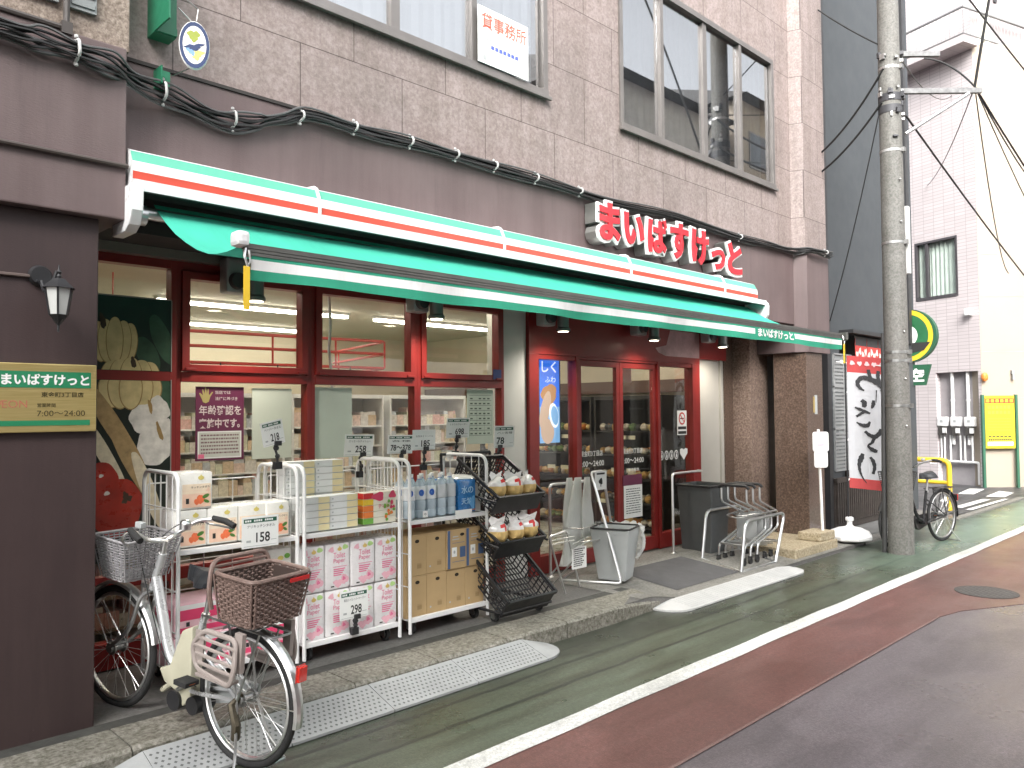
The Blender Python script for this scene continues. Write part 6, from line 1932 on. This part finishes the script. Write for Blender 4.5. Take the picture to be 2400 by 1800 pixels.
MB().box(10.72, 11.28, 4.588, 4.5985, .85, 2.45).build("pane", mat("lattice_pane", (.25, .27, .27), .3), lwo)
dw = MB()
for i in range(34):
    dw.box(10.66 + i * .07, 10.70 + i * .07, 4.54, 4.57, .15, .70)
dw.box(10.63, 13.0, 4.57, 4.598, .06, .74).box(10.63, 13.0, 4.53, 4.6, .70, .76).build("slat_skirting", M_slat, dh)
dd = MB()
for i in range(24):
    dd.box(11.45 + i * .06, 11.48 + i * .06, 4.70, 4.72, .1, 2.3)
dd.box(11.4, 12.9, 4.72, 4.745, .1, 2.4).build("sliding_door", M_slat, dh)
tag(MB().box(10.64, 12.9, 4.15, 4.6, .0, .05).build("doorstep", mat("doorstep_grey", (.16, .16, .155), .7)), "low grey doorstep in front of the charcoal house", "step")
nr = thing("door_curtain", "short red split curtain with pale pattern over the dark house entrance", "curtain", (11.9, 4.5, 2.4))
MB().cyl((11.2, 4.5, 2.72), (12.9, 4.5, 2.72), .012).build("rod", M_dk2, nr)
for i in range(4):
    x = 11.25 + i * .42
    m = MB().box(x, x + .40, 4.497, 4.503, 2.40, 2.72)
    for k in range(4):
        m.el(x + .06 + k * .1, 2.47 + .05 * (k % 2), .045, .05, 4.4955, 1, 0, 12, .25)
    m.box(x, x + .40, 4.496, 4.4965, 2.60, 2.72, 2)
    m.build("curtain_panel", [mat("curtain_red", (.5, .06, .05), .8), mat("curtain_pale", (.7, .6, .56), .8), M_dk2], nr)
tag(MB().box(10.95, 12.95, 4.40, 4.6, 2.75, 2.80).build("canopy_board", M_dk2), "thin black canopy board over the dark house entrance", "canopy")
gs = thing("round_shop_sign", "round green sign with a yellow rim and white centre projecting beside the pole", "sign", (13.9, 4.5, 2.9))
MC = Matrix.Rotation(radians(90), 3, 'Y') @ Matrix.Rotation(0, 3, 'Z')
def dsk_(r, x, mi, mb, n=36):
    mb.add([(x, 4.66 + r * cos(2 * pi * j / n) * .92, 2.9 + r * sin(2 * pi * j / n) * 1.0) for j in range(n)], [tuple(range(n))], mi)
m = MB().tube([(13.80, 4.66, 2.9), (13.92, 4.66, 2.9)], .44, 40)
m.build("disc", M_dgreen, gs)
m = MB()
dsk_(.425, 13.796, 0, m); dsk_(.35, 13.793, 1, m); dsk_(.17, 13.789, 2, m, 28)
m.add([(13.786, 4.66 + a_, 2.9 + b2) for a_, b2 in ((-.35, -.12), (.2, -.12), (.25, -.2), (.0, -.3), (-.25, -.25))], [(0, 1, 2, 3, 4)], 3)
m.build("emblem", [M_yel, mat("sign_deep_green", (.02, .13, .05), .5), M_paper, M_ink], gs)
MB().tube([(13.86, 4.66, 2.9), (13.86, 5.3, 2.9)], .02, 8).build("bracket", M_dk2, gs)
ks = thing("green_plate_sign", "dark green slanted plate with a white character under the round green sign", "sign", (13.9, 4.4, 2.2))
MB().prism([(4.95, 2.42), (4.33, 2.42), (4.42, 2.08), (4.95, 2.08)], 'x', 13.84, 13.90).build("plate", M_dgreen, ks)
MB().text("空", 0, 2.14, .22, 0, 0, .04, .24, f=lambda x, y, z: (13.836, 4.67 - x, z)).build("lettering", M_paper, ks)

# ============================================================ FAR SIDE OF THE SIDE STREET
def tilem():
    m, n, p = nodes("pale_wall_tile")
    t = n.nodes.new("ShaderNodeTexCoord")
    sx = n.nodes.new("ShaderNodeSeparateXYZ")
    lk(n, t.outputs["Object"], sx.inputs[0])
    cb2 = n.nodes.new("ShaderNodeCombineXYZ")
    lk(n, sx.outputs[0], cb2.inputs[0]); lk(n, sx.outputs[2], cb2.inputs[1])
    br = n.nodes.new("ShaderNodeTexBrick")
    br.inputs["Scale"].default_value = 1
    br.inputs["Brick Width"].default_value = .25
    br.inputs["Row Height"].default_value = .075
    br.inputs["Mortar Size"].default_value = .005
    br.offset = 0
    br.inputs["Color1"].default_value = (.58, .53, .535, 1)
    br.inputs["Color2"].default_value = (.53, .48, .485, 1)
    br.inputs["Mortar"].default_value = (.36, .32, .325, 1)
    lk(n, cb2.outputs[0], br.inputs["Vector"])
    lk(n, br.outputs["Color"], p.inputs["Base Color"])
    p.inputs["Roughness"].default_value = .45
    bumpn(n, p, br.outputs["Fac"], -.4, .004)
    return m
M_tilew = tilem()
M_creamw = mat("cream_render", (.38, .325, .262), .8, 0, .04, .8, .15, 60)
J = (19.0, 4.95, 0)
rzt = atan2(.95, .31)
tb2 = thing("tiled_building", "pale pink tiled building with one curtained window across the side street", "building", J, None, rzt)
# local x runs away from the corner along the wall; the street lies on +y
wl2 = MB()
Y = -.0
rx0, rx1, rz1 = .07, 1.05, 2.5
wx0, wx1, wz0, wz1 = .46, 1.5, 4.17, 5.52
wl2.box(0, rx0, -8, 0, .0, wz0).box(rx1, 14, -8, 0, .0, wz0).box(rx0, rx1, -8, 0, rz1, wz0).box(rx0, rx1, -8, -.16, 0, rz1)
wl2.box(0, wx0, -8, 0, wz0, wz1).box(wx1, 14, -8, 0, wz0, wz1).box(wx0, wx1, -8, -.2, wz0, wz1).box(0, 14, -8, 0, wz1, 14)
wl2.build("wall", M_tilew, tb2, local=True)
wf = MB().box(wx0, wx0 + .05, -.1, .0, wz0, wz1).box(wx1 - .05, wx1, -.1, .0, wz0, wz1).box(wx0 + .05, wx1 - .05, -.1, .012, wz0, wz0 + .07).box(wx0 + .05, wx1 - .05, -.1, .0, wz1 - .05, wz1).box(1.18, 1.24, -.09, -.01, wz0 + .07, wz1 - .05)
wfo = wf.build("window", mat("window_frame_dark", (.06, .055, .06), .4), tb2, local=True)
MB().box(wx0 + .05, wx1 - .05, -.06, -.055, wz0 + .07, wz1 - .05).build("pane", G_shop, wfo, local=True)
cu = MB()
for i in range(18):
    a = wx0 + .05 + i * (wx1 - wx0 - .1) / 18
    w2__ = (wx1 - wx0 - .1) / 18
    cu.add([(a, -.11 - .02 * (i % 2), wz0 + .05), (a + w2__, -.11 - .02 * ((i + 1) % 2), wz0 + .05), (a + w2__, -.11 - .02 * ((i + 1) % 2), wz1 - .04), (a, -.11 - .02 * (i % 2), wz1 - .04)], [(0, 1, 2, 3)])
cu.build("curtain", mat("pale_blue_curtain", (.78, .88, .9), .8), wfo, local=True)
MB().box(rx0, rx1, -.158, -.15, 0, rz1).build("meter_recess", mat("recess_grey", (.34, .32, .33), .6), tb2, local=True)
gp_ = MB()
for x in (.36, .72):
    gp_.cyl((x, -.08, .9), (x, -.08, rz1), .035, None, 12).cyl((x, -.08, 1.85), (x, -.08, 1.9), .045, None, 12)
gp_.tube(rnd([(.15, -.07, .05), (.15, -.07, .52), (1.03, -.07, .52)], .05), .03, 8)
for x in (.28, .55, .92, .45, .78, 1.0):
    gp_.tube(rnd([(x, -.06, .52), (x, -.06, 1.1)], .02), .02, 8)
gp_.build("drain_pipes", M_white, tb2, smooth=True, local=True)
cx0 = MB().box(.12, .26, .02, .14, 3.7, 3.85).build("wall_camera", M_white, tb2, local=True, bevel=.02)
bal = MB()
for z in (9.66, 9.9, 10.1):
    pass
B0, B1, BD = -.1, 2.3, .5
bal.box(-.15, 2.3, 0, BD, 9.5, 9.6)
bal.build("balcony_floor", M_tilew, tb2, local=True)
br2 = MB().tube([(2.3, BD, 10.25), (-.15, BD, 10.25), (-.15, -1.8, 10.25)], .03, 6).tube([(2.3, BD, 9.68), (-.15, BD, 9.68), (-.15, -1.8, 9.68)], .02, 6)
for i in range(24):
    br2.tube([(-.15 + i * .1, BD, 9.68), (-.15 + i * .1, BD, 10.25)], .008, 4)
for i in range(18):
    br2.tube([(-.15, BD - i * .12, 9.68), (-.15, BD - i * .12, 10.25)], .008, 4)
br2.build("balcony_rail", mat("rail_grey", (.2, .2, .2), .5), tb2, local=True)
gm0 = None
for i, (x, lab) in enumerate(((.93, "gas meter at the left in the recess of the tiled wall"), (.62, "gas meter in the middle of the recess of the tiled wall"), (.30, "gas meter at the right in the recess of the tiled wall"))):
    c_, s_ = cos(rzt), sin(rzt)
    loc = (J[0] + x * c_ - (-.05) * s_, J[1] + x * s_ + (-.05) * c_, 1.15)
    if gm0 is None:
        gm0 = thing("gas_meter", lab, "gas meter", loc, "gas meters in the wall recess", rzt)
        MB().box(-.11, .11, -.05, .07, .15, .36).build("body", M_white, gm0, bevel=.02, local=True)
        MB().box(-.07, .07, .0, .08, -.05, .13).box(-.12, -.03, .07, .10, .0, .12, 1).build("regulator", [mat("meter_dark", (.07, .065, .06), .5), M_white], gm0, bevel=.004, local=True)
        MB().box(-.03, .03, .071, .075, .24, .29).build("dial", M_ltgrey, gm0, local=True)
    else:
        dup(gm0, loc, lab)
d2a = atan2(-.704, .71)
cbd = thing("cream_building", "cream rendered building on the corner across the side street", "building", J, None, d2a)
# local x runs towards the street, the outside is on -y
cw = MB().box(.0, 2.1, 0, 3, 0, 9.59)
cw.build("wall", M_creamw, cbd, local=True)
for z in (1.91, 2.9, 4.09, 5.0, 5.9, 7.1):
    MB().box(.0, 2.1, -.004, 0, z, z + .014).build("wall_joint", mat("cream_joint", (.42, .36, .29), .8), cbd, local=True)
MB().box(.62, .68, -.06, 0, 2.42, 2.50).cyl((.65, -.05, 2.30), (.65, -.05, 2.42), .03, .02, 8).build("pipe_outlet", M_grey, cbd, local=True)
ohb = thing("upper_building", "bright cream upper storeys with dark windows rising behind the cream corner", "building", (19.2, 4.75, 9.6))
MB().prism([(19.2, 4.75), (40, 4.75), (40, 12), (21.5, 12), (19.2, 5.2)], "z", 9.6, 20).build("wall", mat("pale_cream_render", (.84, .83, .7), .8, 0, .03), ohb)
for x, z_ in ((19.75, 10.7), (21.9, 9.8), (24.2, 9.8)):
    o = MB().box(x, x + 1.1, 4.66, 4.75, z_, z_ + 1.2).build("window", M_dk2, ohb)
    MB().box(x + .06, x + 1.04, 4.645, 4.659, z_ + .06, z_ + 1.14).build("pane", G_up, o)
MB().prism([(21.5, 4.76), (40, 4.76), (40, 12), (21.6, 12)], "z", 0, 9.6).build("lower_wall", M_creamw, ohb)
tag(MB().ball((18.97, 4.88, 2.36), (.07, .07, .1), 10).build("warning_lamp", mat("orange_plastic", (.8, .25, .05), .4)), "small orange lamp at the corner of the cream wall", "lamp")
yb = thing("notice_board", "yellow notice board on green posts in front of the cream wall", "notice board", J, None, d2a)
bx0, bx1 = -.03, .63
for x in (bx0 - .02, bx1 + .03):
    MB().box(x - .025, x + .025, -.12, -.06, .0, 1.98).build("post", mat("post_green", (.03, .12, .07), .5), yb, local=True)
MB().box(bx0 + .02, bx1 - .01, -.11, -.08, .84, 1.96).build("board", mat("board_yellow", (.5, .43, .02), .5, 0, .03), yb, bevel=.004, local=True)
bw_ = .5
yt = MB().q(bx0 + .03, bx1 - .02, 1.80, 1.90, -.1115, 0)
for r, (z, h_, mi_, n_) in enumerate(((1.68, .07, 1, 6), (1.57, .07, 1, 6), (1.46, .02, 1, 10), (1.40, .02, 1, 10), (1.34, .02, 1, 10), (1.28, .02, 1, 10), (1.22, .02, 1, 8), (1.08, .025, 2, 6), (1.01, .03, 2, 11))):
    for i in range(n_):
        a = bx0 + .08 + i * (bw_ / n_)
        yt.q(a, a + .50 / n_ * .72, z, z + h_, -.1115, mi_)
yt.q(bx0 + .06, bx1 - .06, .90, .98, -.1115, 3)
for i in range(6):
    yt.q(bx0 + .05 + i * .1, bx0 + .115 + i * .1, 1.82, 1.88, -.112, 4)
yt.build("printing", [M_redp, mat("board_orange", (.7, .35, .04), .5), M_ink, M_paper, M_yel], yb, local=True)
gr_ = thing("yellow_barrier", "yellow tube barrier beside the black bicycle", "barrier", (14, 4.5, 0))
MB().tube(rnd([(14.0, 5.6, .05), (14.0, 5.6, .86), (14.0, 4.15, .86), (14.0, 4.15, .05)], .12, 6), .04, 10).tube([(14.0, 5.6, .5), (14.0, 4.15, .5)], .03, 8).build("tube", M_yel, gr_, smooth=True)

# side street surface with worn white lettering, and its edge stones
struct("side_street", MB().add([(13.95, 3.99, .012), (60, 3.80, .012), (60, 30, .012), (13.95, 30, .012)], [(0, 1, 2, 3)]), wet("side_street_asphalt", [(.05, .05, .052), (.075, .075, .078), (.1, .1, .102)], (.3, .6)))
struct("edge_stones", MB().box(10.14, 13.2, 3.985, 4.15, -.02, .03).box(10.14, 14, 4.15, 4.6, -.02, .02).box(13.2, 17.2, 3.80, 3.92, -.02, .03), MG_conc)
mk = MB()
for pts in (((17.2, 4.95), (18.5, 5.1), (18.5, 4.82), (17.3, 4.7)), ((17.0, 4.42), (18.3, 4.50), (18.1, 4.2), (17.1, 4.12)), ((14.8, 4.36), (16.5, 4.34), (16.5, 4.2), (14.8, 4.2)), ((15.6, 4.8), (16.4, 4.95), (16.4, 4.85), (15.6, 4.7)), ((14.6, 4.1), (16.8, 4.06), (16.8, 3.98), (14.6, 4.0))):
    mk.add([(x, y, .018) for x, y in pts], [(0, 1, 2, 3)])
struct("road_marking", mk, MG_line)
mh = thing("manhole_cover", "worn round manhole cover in the red lane", "manhole cover", (8.25, 2.16, 0))
m = MB().lathe([(.001, .004), (.26, .004), (.26, .0085), (.001, .0085)], (8.25, 2.16, 0), 36).build("cover", mat("cast_iron_worn", (.09, .085, .08), .6, .3, .3, 20), mh)
mm_ = MB()
for i in range(-6, 7):
    for j in range(-6, 7):
        if i * i + j * j < 38 and (i + j) % 2 == 0:
            mm_.box(8.25 + i * .037 - .012, 8.25 + i * .037 + .012, 2.16 + j * .037 - .012, 2.16 + j * .037 + .012, .0085, .0105)
mm_.build("tread_pattern", mat("iron_tread", (.16, .15, .14), .6, .3), mh)

# ============================================================ OPPOSITE SIDE OF THE STREET (right ones seen in window reflections; left two unseen, shading the facade)
def house(x0, x1, yf, h, m, lab, roofm=None, rows_=2):
    t = thing("house", lab, "house", ((x0 + x1) / 2, yf, 0), "houses across the street seen in the glass")
    MB().box(x0, x1, yf - 7, yf, 0, h).build("wall", m, t)
    MB().prism([(yf + .5, h), (yf - 7.5, h), (yf - 3.5, h + 1.3)], 'x', x0 - .3, x1 + .3).build("roof", roofm or M_dk2, t)
    for r in range(rows_):
        for k_ in range(int((x1 - x0) / 2.2)):
            a = x0 + .7 + k_ * 2.2
            z = 1.0 + r * 3.1
            if z + 1.4 > h: continue
            o = MB().box(a, a + 1.3, yf, yf + .04, z, z + 1.3).build("window", M_winframe, t)
            MB().box(a + .06, a + 1.24, yf + .041, yf + .046, z + .06, z + 1.24).build("pane", mat("dark_pane", (.05, .06, .07), .1), o)
    return t
house(-14, -4, -4.0, 11.5, mat("house_beige", (.4, .36, .3), .8), "added beige block across the street, farthest left, made tall to shade the facade", None, 4)  # unseen block, put up tall to cut sky light on the left
house(-3.6, 3.4, -4.5, 8.8, mat("house_grey", (.3, .3, .29), .8), "unseen grey house across the street, height set to shade the left facade", None, 3)  # also out of view; height chosen to darken the left of the facade
house(4.0, 10, -5.6, 5.6, mat("house_brown", (.25, .2, .16), .8), "brown house across the street facing the doors")
house(17, 24, -4.8, 11.5, mat("house_white", (.5, .49, .46), .8), "white house across the street right of the gap", None, 3)
house(24.8, 34, -4.6, 12.6, mat("house_tan", (.36, .31, .25), .8), "tan house far along the street on the opposite side", None, 4)
